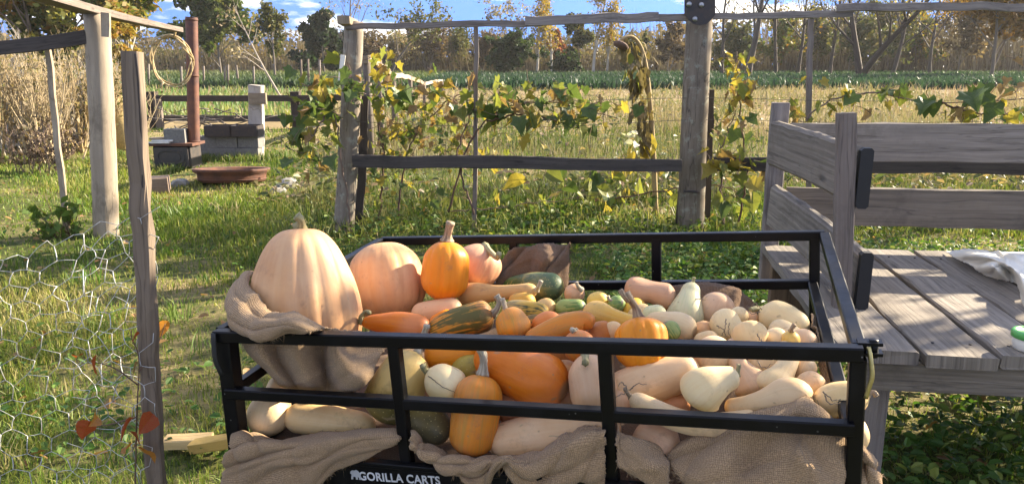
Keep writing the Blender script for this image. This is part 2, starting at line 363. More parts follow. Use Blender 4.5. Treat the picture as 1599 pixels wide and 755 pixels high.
def frames(P, up=None):
    T = np.gradient(P, axis=0); T /= np.linalg.norm(T, axis=1)[:, None] + 1e-12
    ref = np.array(up, float) if up is not None else (np.array([0, 0, 1.]) if abs(T[0][2]) < .9 else np.array([0, 1., 0]))
    A, B = [], []
    a = ref - T[0] * (ref @ T[0]); a /= np.linalg.norm(a)
    for t in T:
        a = (ref if up is not None else a); a = a - t * (a @ t); a /= np.linalg.norm(a); A.append(a); B.append(np.cross(t, a))
    return T, np.array(A), np.array(B)
def sweep(P, sec, scale=None, up=None, caps=True, jitter=0.0):
    """sweep a closed section (k,2: along A=up direction, B=side) along P -> V, faces, loop uvs (metres)"""
    P = np.asarray(P, float); T, A, B = frames(P, up); sec = np.asarray(sec, float); k, n = len(sec), len(P)
    sc = np.ones(n) if scale is None else np.asarray(scale, float)
    V = P[:, None, :] + sc[:, None, None] * (sec[None, :, :1] * A[:, None, :] + sec[None, :, 1:] * B[:, None, :])
    if jitter: V = V + rng.normal(0, jitter, V.shape)
    V = V.reshape(-1, 3)
    L = np.concatenate([[0], np.cumsum(np.linalg.norm(np.diff(P, axis=0), axis=1))])
    per = np.concatenate([[0], np.cumsum(np.linalg.norm(np.diff(np.vstack([sec, sec[:1]]), axis=0), axis=1))])
    Fc, U = [], []
    for i in range(n - 1):
        for j in range(k):
            j2 = (j + 1) % k
            Fc.append((i * k + j, i * k + j2, (i + 1) * k + j2, (i + 1) * k + j))
            U += [(L[i], per[j]), (L[i], per[j + 1]), (L[i + 1], per[j + 1]), (L[i + 1], per[j])]
    if caps:
        Fc.append(tuple(range(k - 1, -1, -1))); U += [(sec[j][0] * .2, sec[j][1]) for j in range(k - 1, -1, -1)]
        Fc.append(tuple((n - 1) * k + j for j in range(k))); U += [(sec[j][0] * .2 + 1.3, sec[j][1]) for j in range(k)]
    return V, Fc, np.array(U)
def rect(wd, th, ch=.0):
    a, b = wd / 2, th / 2; c = ch or min(a, b) * .16
    return [(-a + c, -b), (a - c, -b), (a, -b + c), (a, b - c), (a - c, b), (-a + c, b), (-a, b - c), (-a, -b + c)]
def circ(r, k=12, ph=0): return [(r * math.cos(2 * math.pi * i / k + ph), r * math.sin(2 * math.pi * i / k + ph)) for i in range(k)]
def board(name, pts, wd, th, up, mat, parent=None, n=7, jitter=.0012, smooth=False, wob=.0, ch=0, **k):
    P = catmull(pts, max(n, 2))
    if wob: P[1:-1] += rng.normal(0, wob, P[1:-1].shape)
    V, Fc, U = sweep(P, rect(wd, th, ch), up=up, jitter=jitter); o = mesh_np(name, V, Fc, mat, parent, U, smooth=smooth, **k)
    return o
def rod(name, pts, r, mat, parent=None, k=8, n=None, scale=None, smooth=True, jitter=0, **kw):
    P = catmull(pts, n or max(2, len(pts)))
    V, Fc, U = sweep(P, circ(r, k), scale=scale if scale is None or len(scale) == len(P) else np.interp(np.linspace(0, 1, len(P)), np.linspace(0, 1, len(scale)), scale), jitter=jitter)
    return mesh_np(name, V, Fc, mat, parent, U, smooth=smooth, **kw)
def box_parts(c, ax, half):
    """box with chamfered long edges: sweep along axis x"""
    c = np.asarray(c, float); X, Y, Z = [np.asarray(a, float) for a in ax]
    return sweep(np.array([c - X * half[0], c + X * half[0]]), rect(half[2] * 2, half[1] * 2), up=Z)
I3 = np.eye(3)
def box(name, c, half, mat, parent=None, ax=I3, **k):
    V, Fc, U = box_parts(c, ax, half); return mesh_np(name, V, Fc, mat, parent, U, smooth=False, **k)
def lathe(prof, c, axis=(0, 0, 1), k=24, close=False):
    c = np.asarray(c, float); ax = np.asarray(axis, float); ax /= np.linalg.norm(ax)
    ref = np.array([1., 0, 0]) if abs(ax[0]) < .8 else np.array([0, 1., 0]); a = np.cross(ax, ref); a /= np.linalg.norm(a); b = np.cross(ax, a)
    V, Fc, U = [], [], []
    for r, z in prof:
        for j in range(k):
            th = 2 * math.pi * j / k; V.append(c + ax * z + r * (math.cos(th) * a + math.sin(th) * b))
    for i in range(len(prof) - 1):
        for j in range(k):
            j2 = (j + 1) % k; Fc.append((i * k + j, i * k + j2, (i + 1) * k + j2, (i + 1) * k + j))
            U += [(i * .05, j / k), (i * .05, (j + 1) / k), (i * .05 + .05, (j + 1) / k), (i * .05 + .05, j / k)]
    return np.array(V), Fc, np.array(U)
def fbm(x, y, seed=0, sc=1.0):
    r = np.random.default_rng(seed); o = np.zeros_like(np.asarray(x, float))
    for k in range(5):
        a = r.uniform(0, 2 * math.pi, 3); fr = sc * 1.7 ** k
        for j in range(3):
            o = o + np.sin(fr * (x * math.cos(a[j]) + y * math.sin(a[j])) + r.uniform(0, 6.3)) / (1.5 ** k) / 3
    return o / 1.6

exec_order = []
# ================================================================ GROUND
def ground_mat():
    m, n, p = new_mat('ground')
    t = N(n, 'ShaderNodeTexCoord'); o = t.outputs['Object']; sp = N(n, 'ShaderNodeSeparateXYZ', {0: o})
    n1 = N(n, 'ShaderNodeTexNoise', {'Vector': o, 'Scale': .8, 'Detail': 5, 'Roughness': .65})
    n2 = N(n, 'ShaderNodeTexNoise', {'Vector': o, 'Scale': 18, 'Detail': 6, 'Roughness': .7})
    n3 = N(n, 'ShaderNodeTexNoise', {'Vector': o, 'Scale': .12, 'Detail': 3})
    lawn = ramp(n, n2.outputs[0], [(.32, (.03, .04, .012)), (.5, (.07, .09, .025)), (.68, (.17, .14, .06))])
    dry = ramp(n, n2.outputs[0], [(.3, (.16, .11, .06)), (.6, (.32, .24, .13))])
    lawn = mix(n, ramp(n, n1.outputs[0], [(.48, (0, 0, 0)), (.66, (.8,) * 3)]), lawn, dry)
    field = ramp(n, n1.outputs[0], [(.35, (.20, .15, .08)), (.6, (.30, .23, .12))])
    crop = ramp(n, n1.outputs[0], [(.35, (.03, .055, .04)), (.65, (.045, .075, .045))])
    yj = N(n, 'ShaderNodeMath', {0: sp.outputs[1], 1: N(n, 'ShaderNodeMath', {0: n3.outputs[0], 1: 7.}, operation='MULTIPLY').outputs[0]}, operation='ADD')
    f1 = N(n, 'ShaderNodeMapRange', {0: yj.outputs[0], 1: 13, 2: 19}); f2 = N(n, 'ShaderNodeMapRange', {0: yj.outputs[0], 1: 42, 2: 44})
    f3 = N(n, 'ShaderNodeMapRange', {0: yj.outputs[0], 1: 100, 2: 112})
    c = mix(n, f1.outputs[0], lawn, field); c = mix(n, f2.outputs[0], c, crop); c = mix(n, f3.outputs[0], c, (.16, .13, .07))
    n.links.new(c, p.inputs['Base Color']); p.inputs['Roughness'].default_value = .95; p.inputs['Specular IOR Level'].default_value = .1
    bump(n, p, n2.outputs[0], .6, .03); MATS['ground'] = m
ground_mat()
def gz(x, y):
    x, y = np.asarray(x, float), np.asarray(y, float)
    near = np.clip(1 - np.hypot(x, y) / 60, 0, 1)
    return .022 * fbm(x, y, 3, 1.1) * near
def make_ground():
    ys = np.concatenate([np.linspace(-6, 14, 81), np.geomspace(14.6, 262, 34)]); a = np.linspace(-1, 1, 91)
    X = np.sign(a)[None, :] * np.abs(a)[None, :] ** 1.3 * (8 + np.maximum(ys, 0)[:, None] * 1.8); Y = np.repeat(ys[:, None], 91, 1)
    Z = gz(X, Y); V = np.stack([X, Y, Z], -1).reshape(-1, 3); k = 91
    i, j = np.meshgrid(np.arange(len(ys) - 1), np.arange(90), indexing='ij'); b = (i * k + j).ravel()
    o = mesh_np('ground', V, np.stack([b, b + 1, b + k + 1, b + k], 1), 'ground'); props(o, kind='structure')
make_ground()

def blades(name, x, y, h, wd, colr, mat='blades', lean=.45, z0=None, label=None, bend=None):
    """one mesh of many narrow blades: 5 vertices, quad + tip each"""
    n = len(x); z = (gz(x, y) if z0 is None else z0) - .005
    az = rng.uniform(0, 2 * math.pi, n); ln = np.abs(rng.normal(0, lean, n)); ld = rng.uniform(0, 2 * math.pi, n)
    sx, sy = np.cos(az) * wd / 2, np.sin(az) * wd / 2; lx, ly = np.cos(ld) * ln * h, np.sin(ld) * ln * h
    V = np.zeros((n, 5, 3)); up = h * np.sqrt(np.clip(1 - .35 * ln ** 2, .2, 1))
    V[:, 0] = np.stack([x - sx, y - sy, z], 1); V[:, 1] = np.stack([x + sx, y + sy, z], 1)
    V[:, 2] = np.stack([x + sx * .8 + lx * .35, y + sy * .8 + ly * .35, z + up * .6], 1); V[:, 3] = np.stack([x - sx * .8 + lx * .35, y - sy * .8 + ly * .35, z + up * .6], 1)
    V[:, 4] = np.stack([x + lx, y + ly, z + up * .98], 1)
    b = np.arange(n) * 5
    q = np.stack([b, b + 1, b + 2, b, b + 2, b + 3, b + 3, b + 2, b + 4], 1).reshape(-1, 3)
    colr = np.repeat(np.asarray(colr), 5, 0)
    o = mesh_np(name, V.reshape(-1, 3), q, mat, col=colr, smooth=True); props(o, kind='stuff', label=label, cat='grass'); return o
def lerp_cols(cols, t):
    cols = np.array(cols); t = np.clip(t, 0, .9999) * (len(cols) - 1); i = t.astype(int); f = (t - i)[:, None]; return cols[i] * (1 - f) + cols[i + 1] * f
def sample_wedge(n, y0, y1, power=1.0, sx=.8, add=.7):
    u = rng.uniform(0, 1, n); y = (y0 ** (1 - power) + u * (y1 ** (1 - power) - y0 ** (1 - power))) ** (1 / (1 - power)) if abs(power - 1) > 1e-6 else y0 * (y1 / y0) ** u
    x = rng.uniform(-1, 1, n) * (sx * y + add); return x, y
def make_grass():
    # short lawn
    x, y = sample_wedge(330000, 1.6, 16, .75)
    cl_ = fbm(x, y, 11, 2.6); keep = rng.uniform(0, 1, len(x)) < np.clip(.62 + .55 * cl_, .18, 1); x, y, cl_ = x[keep], y[keep], cl_[keep]
    f1 = (x > -2.4 + .2 * fbm(y, y, 4, 1)) & (y > 7.4); keep = ~(f1 & (rng.uniform(0, 1, len(x)) < .75)); x, y, cl_ = x[keep], y[keep], cl_[keep]
    kk = ~((x > .9) & (y < 4.2) & (rng.uniform(0, 1, len(x)) < .7)); x, y, cl_ = x[kk], y[kk], cl_[kk]
    n = len(x); dryv = fbm(x, y, 21, 1.3) + .45 * np.exp(-((x + 1.6) ** 2 / 1.2 + (y - 2.9) ** 2 / 1.0)) + rng.normal(0, .42, n)
    h = (.03 + .055 * np.clip(cl_ + .4, 0, 1.4)) * rng.uniform(.55, 1.5, n); wd = rng.uniform(.003, .0062, n) * np.clip(y / 3.2, .8, 2.6)
    c = lerp_cols([(.05, .105, .02), (.09, .165, .025), (.15, .225, .035), (.25, .265, .07), (.40, .34, .15), (.48, .40, .22)], np.clip(.42 + .33 * dryv, 0, 1))
    c = c * rng.uniform(.75, 1.2, (n, 1)); blades('lawn_grass', x, y, h, wd, c, lean=.62, label='short green and straw coloured lawn grass round the cart')
    # taller tufts
    m = 190; tx, ty = sample_wedge(m, 2.2, 14, .7); k = rng.integers(14, 46, m); x = np.repeat(tx, k) + rng.normal(0, .05, k.sum()); y = np.repeat(ty, k) + rng.normal(0, .05, k.sum())
    n = len(x); h = np.repeat(rng.uniform(.07, .17, m), k) * rng.uniform(.5, 1.15, n); tone = np.repeat(rng.uniform(0, 1, m), k)
    c = lerp_cols([(.05, .11, .02), (.09, .18, .03), (.16, .22, .05), (.4, .34, .17)], tone + rng.normal(0, .1, n))
    blades('tall_grass', x, y, h, rng.uniform(.004, .008, n) * np.clip(y / 3.5, .8, 2), c, lean=.85, label='taller tufts of coarse grass standing in the lawn')
    x = rng.uniform(-2.2, 5.5, 26000); y = rng.normal(6.9, .9, 26000); kk = (rng.uniform(0, 1, len(x)) < np.clip(.5 + .8 * fbm(x, y, 36, 2.2), .05, 1)) & (y > 5.6); x, y = x[kk], y[kk]; n = len(x)
    c = lerp_cols([(.06, .11, .025), (.11, .16, .04), (.2, .21, .07), (.36, .31, .17)], np.clip(.45 + .4 * fbm(x, y, 37, 1.5) + rng.normal(0, .22, n), 0, 1))
    blades('verge_grass', x, y, rng.uniform(.05, .2, n), rng.uniform(.005, .011, n), c, lean=.85, label='mixed green and straw grass growing along the trellis line')
    tx = np.concatenate([rng.uniform(-4.6, -3.1, 60), rng.uniform(-3.7, -2.6, 22), rng.uniform(-4.9, -4.2, 16)]); ty = np.concatenate([rng.normal(10.72, .08, 60), rng.normal(9.3, .1, 22), rng.normal(9.7, .08, 16)])
    k = rng.integers(8, 26, len(tx)); x = np.repeat(tx, k) + rng.normal(0, .06, k.sum()); y = np.repeat(ty, k) + rng.normal(0, .06, k.sum()); n = len(x)
    blades('corner_tufts', x, y, rng.uniform(.04, .15, n), rng.uniform(.008, .016, n), lerp_cols([(.06, .11, .025), (.12, .18, .04), (.3, .28, .13)], rng.uniform(0, 1, n)), lean=.6, label='grass grown up round the stove, blocks and fire bowl')
    # straw field behind the trellis
    x, y = sample_wedge(150000, 7.2, 40, 1.15, .85, 1.)
    kk = rng.uniform(0, 1, len(x)) < np.clip(.62 + .75 * fbm(x, y, 35, 1.4), .15, 1); x, y = x[kk], y[kk]
    keep = (x > -2.2 - .12 * (y - 7)) | (y > 21); x, y = x[keep], y[keep]
    cl_ = fbm(x, y, 31, .9); n = len(x); h = (.14 + .26 * np.clip(cl_ + .35, 0, 1.3)) * rng.uniform(.4, 1.5, n) ** 1.3 * np.clip((y - 5.5) / 5, .4, 1)
    h = h * np.where((x > 7) & (y > 20), 1.6, 1) * np.clip(1.15 - (y - 9) * .03, .62, 1)
    c = lerp_cols([(.08, .12, .035), (.16, .175, .08), (.235, .205, .13), (.31, .265, .19), (.28, .20, .165)], np.clip(.5 + .06 * np.clip(y - 12, -6, 6) / 2 + .4 * fbm(x, y, 33, .8) + .55 * fbm(x * .5, y, 38, .3) - .1 + rng.normal(0, .2, n), 0, 1))
    blades('dry_field_grass', x, y, h, rng.uniform(.006, .016, n) * np.clip(y / 11, .8, 3), c, 'straw_blades', .6, label='tall straw coloured grass across the field behind the trellis')
    # crop rows
    x, y = sample_wedge(60000, 41, 100, 1.6, .8, 2); y = np.round(y / .9) * .9 + rng.normal(0, .12, len(y)) + 3.0 * fbm(x, x * 0, 61, .07)
    n = len(x); tone = np.clip((y - 41) / 60 + rng.normal(0, .12, n), 0, 1); tone = np.where(x < -3 - .05 * y, tone + .7, tone)
    c = lerp_cols([(.03, .065, .045), (.04, .08, .05), (.08, .115, .05), (.17, .19, .08)], np.clip(tone * .62, 0, 1))
    blades('crop_rows', x, y, rng.uniform(.3, .62, n), rng.uniform(.09, .2, n), c, lean=.4, label='rows of blue green leafy crop at the far side of the field')
    # green strip beyond the low dark fence
    x, y = sample_wedge(16000, 18, 40, 1.2, .8, 1); keep = x < -3.2 - .17 * (y - 8); x, y = x[keep], y[keep]; n = len(x)
    c = lerp_cols([(.08, .17, .05), (.13, .22, .08), (.26, .27, .10)], np.clip(.4 + .45 * np.sin(y * .7) + rng.normal(0, .2, n), 0, 1))
    blades('garden_strip', x, y, rng.uniform(.12, .4, n), rng.uniform(.03, .07, n), c, lean=.5, label='pale green garden strips beyond the low dark fence')
    # broad leaved weeds: clover and ground ivy
    def weeds(name, x, y, hmax, size, cols, label):
        n = len(x); z = gz(x, y) + rng.uniform(.15, 1, n) * hmax; s = rng.uniform(.6, 1.3, n) * size
        nx, ny = rng.normal(0, .45, n), rng.normal(0, .45, n); nz = np.ones(n); N3 = np.stack([nx, ny, nz], 1); N3 /= np.linalg.norm(N3, axis=1)[:, None]
        a = rng.uniform(0, 2 * math.pi, n); t = np.stack([np.cos(a), np.sin(a), np.zeros(n)], 1); t -= N3 * (t * N3).sum(1)[:, None]; t /= np.linalg.norm(t, axis=1)[:, None]; b = np.cross(N3, t)
        shp = [(-.9, 0, 0), (-.35, -.55, .18), (.45, -.5, .2), (1, 0, -.1), (.45, .5, .2), (-.35, .55, .18)]
        c0 = np.stack([x, y, z], 1); V = np.stack([c0 + s[:, None] * (p * t + q * b + r * N3) for p, q, r in shp], 1)
        ba = np.arange(n) * 6; q = np.stack([ba, ba + 1, ba + 2, ba, ba + 2, ba + 3, ba, ba + 3, ba + 4, ba, ba + 4, ba + 5], 1).reshape(-1, 3)
        c = lerp_cols(cols, rng.uniform(0, 1, n) ** 1.3) * rng.uniform(.8, 1.2, (n, 1))
        o = mesh_np(name, V.reshape(-1, 3), q, 'blades', col=np.repeat(c, 6, 0), smooth=False); props(o, label, 'weeds', kind='stuff')
    n = 26000; x = rng.uniform(.55, 4.2, n); y = rng.uniform(1.5, 5.2, n); keep = rng.uniform(0, 1, n) < np.clip(.7 + .6 * fbm(x, y, 41, 2.5), .15, 1)
    weeds('clover_patch', x[keep], y[keep], .17, .021, [(.04, .10, .02), (.07, .15, .03), (.12, .21, .04), (.26, .3, .07)], 'dark clover and ground ivy under the grey bench')
    n = 6500; x = rng.uniform(-1.6, 5, n); y = rng.normal(6.0, .7, n); keep = rng.uniform(0, 1, n) < np.clip(.45 + .9 * fbm(x, y, 43, 2.), .05, 1)
    weeds('ground_cover', x[keep], y[keep], .12, .027, [(.05, .10, .02), (.08, .15, .03), (.15, .21, .05), (.3, .3, .08)], 'leafy green ground cover along the foot of the trellis')
    n = 9000; x, y = sample_wedge(n, 2.4, 12, .8); keep = (fbm(x, y, 47, 1.8) > .15) & (x < .6); weeds('lawn_weeds', x[keep], y[keep], .07, .02, [(.04, .1, .02), (.08, .16, .03), (.13, .2, .04)], 'broad leaved weeds among the lawn grass at left')
    n = 30000; x, y = sample_wedge(n, 7., 34, 1.2, .85, 1.); keep = (rng.uniform(0, 1, n) < np.clip(.4 + .9 * fbm(x, y, 49, .9), .03, 1)) & (x > -2.4 - .12 * (y - 7)); x, y = x[keep], y[keep]
    weeds('field_weeds', x, y, .36, .045, [(.07, .10, .03), (.12, .14, .05), (.2, .18, .08), (.28, .22, .13), (.3, .2, .13)], 'low olive and tan weeds scattered through the dry field')
    # fallen brown leaves and bits in the lawn
    n = 700; x, y = sample_wedge(n, 2.3, 12, .9); weeds('fallen_leaves', x, y, .06, .028, [(.22, .12, .05), (.4, .26, .12), (.3, .16, .05)], 'dry brown leaves fallen on the lawn')
make_grass()

# ================================================================ CART
def make_cart():
    t = thing('garden_cart', (cl(.63, .41, 0)[0], cl(.63, .41, 0)[1], 0), 'black steel garden cart with railed sides heaped with pumpkins and squash', 'cart')
    T = .0254
    def bar(name, a, b, s=T, w=None):
        P = np.array([a, b]); V, Fc, U = sweep(catmull(P, 5), rect(s, w or s, .0028), up=EZ if abs((b - a) @ EZ) < .8 * np.linalg.norm(b - a) else EX)
        return mesh_np(name, V, Fc, 'black_paint', t, U, smooth=False)
    # front side
    fl, fr = cw(338, 523, 0), cw(1347, 551, 0); bar('top_rail', fl, fr, .027)
    bar('middle_rail', cw(356, 612, 0), cw(1333, 668, 0), .025)
    rl, rr = cw(597, 376, .815), cw(1287, 367, .815); bar('top_rail', rl, rr)
    bar('middle_rail', cw(600, 447, .815), cw(1270, 443, .815))
    bar('top_rail', fl + EY * .016, rl - EY * .016); bar('top_rail', fr + EY * .016 - EX * .004, rr - EY * .016)
    bar('middle_rail', cw(362, 609, .016), cw(597, 443, .8)); bar('middle_rail', cw(1327, 664, .016), cw(1269, 446, .8))
    def lo(p, hl): return p
    hl = (cw(636, 717, 0) - CO) @ EZ
    for (u0, v0), (u1, v1), wd, s in (((354, 530), (373, 695), .012, .037), ((616, 538), (637, 724), .0, .026), ((945, 547), (957, 748), .0, .027), ((1339, 557), (1330, 772), .012, .028)):
        a = cw(u0, v0, wd); b = cw(u1, v1, wd); hb = (b - CO) @ EZ; b = b + (b - a) / ((b - a) @ EZ) * (hl - .03 - hb) * (1 if hb > hl - .03 else 0); bar('post', a, b, s)
    for (u0, v0), (u1, v1) in (((803, 376), (803, 520)), ((1025, 372), (1026, 520)), ((1272, 372), (1271, 560)), ((600, 378), (606, 530))):
        a = cw(u0, v0, .815); b = cw(u1, v1, .815); b = a + (b - a) / ((b - a) @ EZ) * (hl - .03 - (a - CO) @ EZ); bar('post', a, b, .027)
    s0, s1 = -.012, 1.285
    tray = [((s0, -.012), (s1, -.012)), ((s0, .842), (s1, .842)), ((s0, -.012), (s0, .842)), ((s1, -.012), (s1, .842))]
    for i, (a, b) in enumerate(tray):
        P0, P1 = cl(a[0], a[1], hl - .075), cl(b[0], b[1], hl - .075)
        if i > 1: P0, P1 = P0 + EY * .012, P1 - EY * .012
        V, Fc, U = sweep(np.array([P0, P1]), rect(.15, .02, .004), up=EZ); mesh_np('bed_rim', V, Fc, 'black_paint', t, U, smooth=False)
    V, Fc, U = box_parts(cl((s0 + s1) / 2, .415, hl - .13), (EX, EY, EZ), ((s1 - s0) / 2 - .012, .415, .006)); mesh_np('bed_floor', V, Fc, 'black_paint', t, U, smooth=False)
    # raised lip bead along the front rim
    P0, P1 = cl(s0, -.024, hl - .004), cl(s1, -.024, hl - .004); V, Fc, U = sweep(np.array([P0, P1]), rect(.012, .008, .002), up=EZ); mesh_np('rim_bead', V, Fc, 'black_paint', t, U, smooth=False)
    # weld beads and end caps
    wb = []
    for u, v in ((616, 541), (945, 562), (630, 629), (951, 649), (630, 640), (622, 622)):
        c = cw(u, v, -.006); wb.append(lathe([(.001, -.004), (.005, -.003), (.0062, 0), (.005, .003), (.001, .004)], c, EX, 8))
    V, Fc, U = cat_parts(wb); mesh_np('weld_beads', V, Fc, 'black_paint', t, U)
    # printed name on the front rim
    def face(u, v, off): return cw(u, v, -.012 - .010 - off)
    a, b = face(562, 748, .0012), face(688, 756, .0012); ex = (b - a) / np.linalg.norm(b - a); wid = np.linalg.norm(b - a)
    fc = bpy.data.curves.new('lettering', 'FONT'); fc.body = 'GORILLA CARTS'; fc.size = 1; fc.extrude = .01; fc.offset = .022; fc.space_character = 1.06
    tmp = bpy.data.objects.new('lettering', fc); COL.objects.link(tmp); bpy.context.view_layer.update()
    dg = bpy.context.evaluated_depsgraph_get(); me = bpy.data.meshes.new_from_object(tmp.evaluated_get(dg)); bpy.data.objects.remove(tmp)
    co_ = np.zeros(len(me.vertices) * 3); me.vertices.foreach_get('co', co_); co_ = co_.reshape(-1, 3)
    sc = wid / (co_[:, 0].max() - co_[:, 0].min()); x0 = co_[:, 0].min(); up = EZ - ex * (EZ @ ex); up /= np.linalg.norm(up); nn = np.cross(ex, up)
    hgt = 1.12
    W = a + (co_[:, :1] - x0) * sc * ex + co_[:, 1:2] * sc * hgt * up + co_[:, 2:] * .05 * nn
    me.vertices.foreach_set('co', (W - ploc(t)).astype(np.float32).ravel()); me.materials.clear(); me.materials.append(MATS['white_print']); me.update()
    o = bpy.data.objects.new('lettering', me); link(o, t)
    # the small emblem left of the words, mostly behind the sacking: a stooped ape's outline
    em = [(0, 0), (.16, 0), (.2, .22), (.34, .28), (.46, .2), (.44, 0), (.62, 0), (.66, .3), (.78, .12), (.72, 0), (.9, 0), (.98, .3), (.9, .62), (.78, .8), (.6, .92), (.42, .84), (.2, .86), (.04, .74), (-.02, .55), (.1, .46), (.02, .2)]
    c0 = face(549, 747, .0012); s = .026; n = len(em)
    V = [c0 + ex * s * x + up * s * y for x, y in em] + [c0 + ex * s * x + up * s * y + nn * .0007 for x, y in em]
    Fc = [tuple(range(n, 2 * n))] + [(i, (i + 1) % n, n + (i + 1) % n, n + i) for i in range(n)]
    mesh_np('emblem', np.array(V), Fc, 'grey_print', t, smooth=False)
    # latch at the right corner with its brass pin handle; roller at the rear corner
    for dv in (-9, 7):
        c = cw(1358, 543 + dv, .02); V, Fc, U = box_parts(c, (EX, EY, EZ), (.02, .012, .003)); mesh_np('latch_tab', V, Fc, 'black_paint', t, U, smooth=False)
    V, Fc, U = lathe([(.001, -.016), (.008, -.016), (.008, .016), (.001, .016)], cw(1364, 543, .02), EZ, 10); mesh_np('latch_barrel', V, Fc, 'black_paint', t, U)
    P = catmull([cw(1356, 541, .005), cw(1359, 556, .0), cw(1362, 586, -.005), cw(1357, 604, -.005), cw(1352, 621, -.005)], 14); V, Fc, U = sweep(P, circ(.0042, 8)); mesh_np('pin_handle', V, Fc, 'brass', t, U)
    V, Fc, U = lathe([(.001, -.012), (.009, -.012), (.009, .012), (.001, .012)], cw(1291, 371, .81), EY, 10); mesh_np('roller', V, Fc, 'black_paint', t, U)
    # loose black strap down the left front post
    P = catmull([cw(333, 520, -.02), cw(336, 560, -.025), cw(346, 585, -.02)], 10); V, Fc, U = sweep(P, rect(.012, .003), up=EX); mesh_np('strap', V, Fc, 'rubber_and_shade_black', t, U)
    # running gear under the bed
    for s in (.18, 1.1):
        A, B = cl(s, -.02, hl - .2), cl(s, .85, hl - .2)
        for q in (A, B):
            c = np.array([q[0], q[1], .165])
            tp = c.copy(); tp[2] = cl(s, .4, hl - .14)[2] if abs((q - A) @ EY) < 2 else q[2]
            wh = mesh_np('wheel', *lathe([(.02, -.03), (.075, -.035), (.085, -.02), (.085, .02), (.075, .035), (.02, .03)], c, EY, 20)[:2], mat='steel', parent=t)
            V, Fc, U = lathe([(.083, -.035), (.11, -.045), (.15, -.042), (.165, -.02), (.165, .02), (.15, .042), (.11, .045), (.083, .035)], c, EY, 24)
            o = mesh_np('tyre', V + 0.0, Fc, 'tyre', t, U); o.parent = wh
            top = q + EZ * .06; bar('axle_leg', np.array([c[0], c[1], .165]) + (EY * .055 if abs((q - A) @ EY) < .1 else -EY * .055), top + (EY * .055 if abs((q - A) @ EY) < .1 else -EY * .055), .035)
    return t, hl
CART, HL = make_cart()

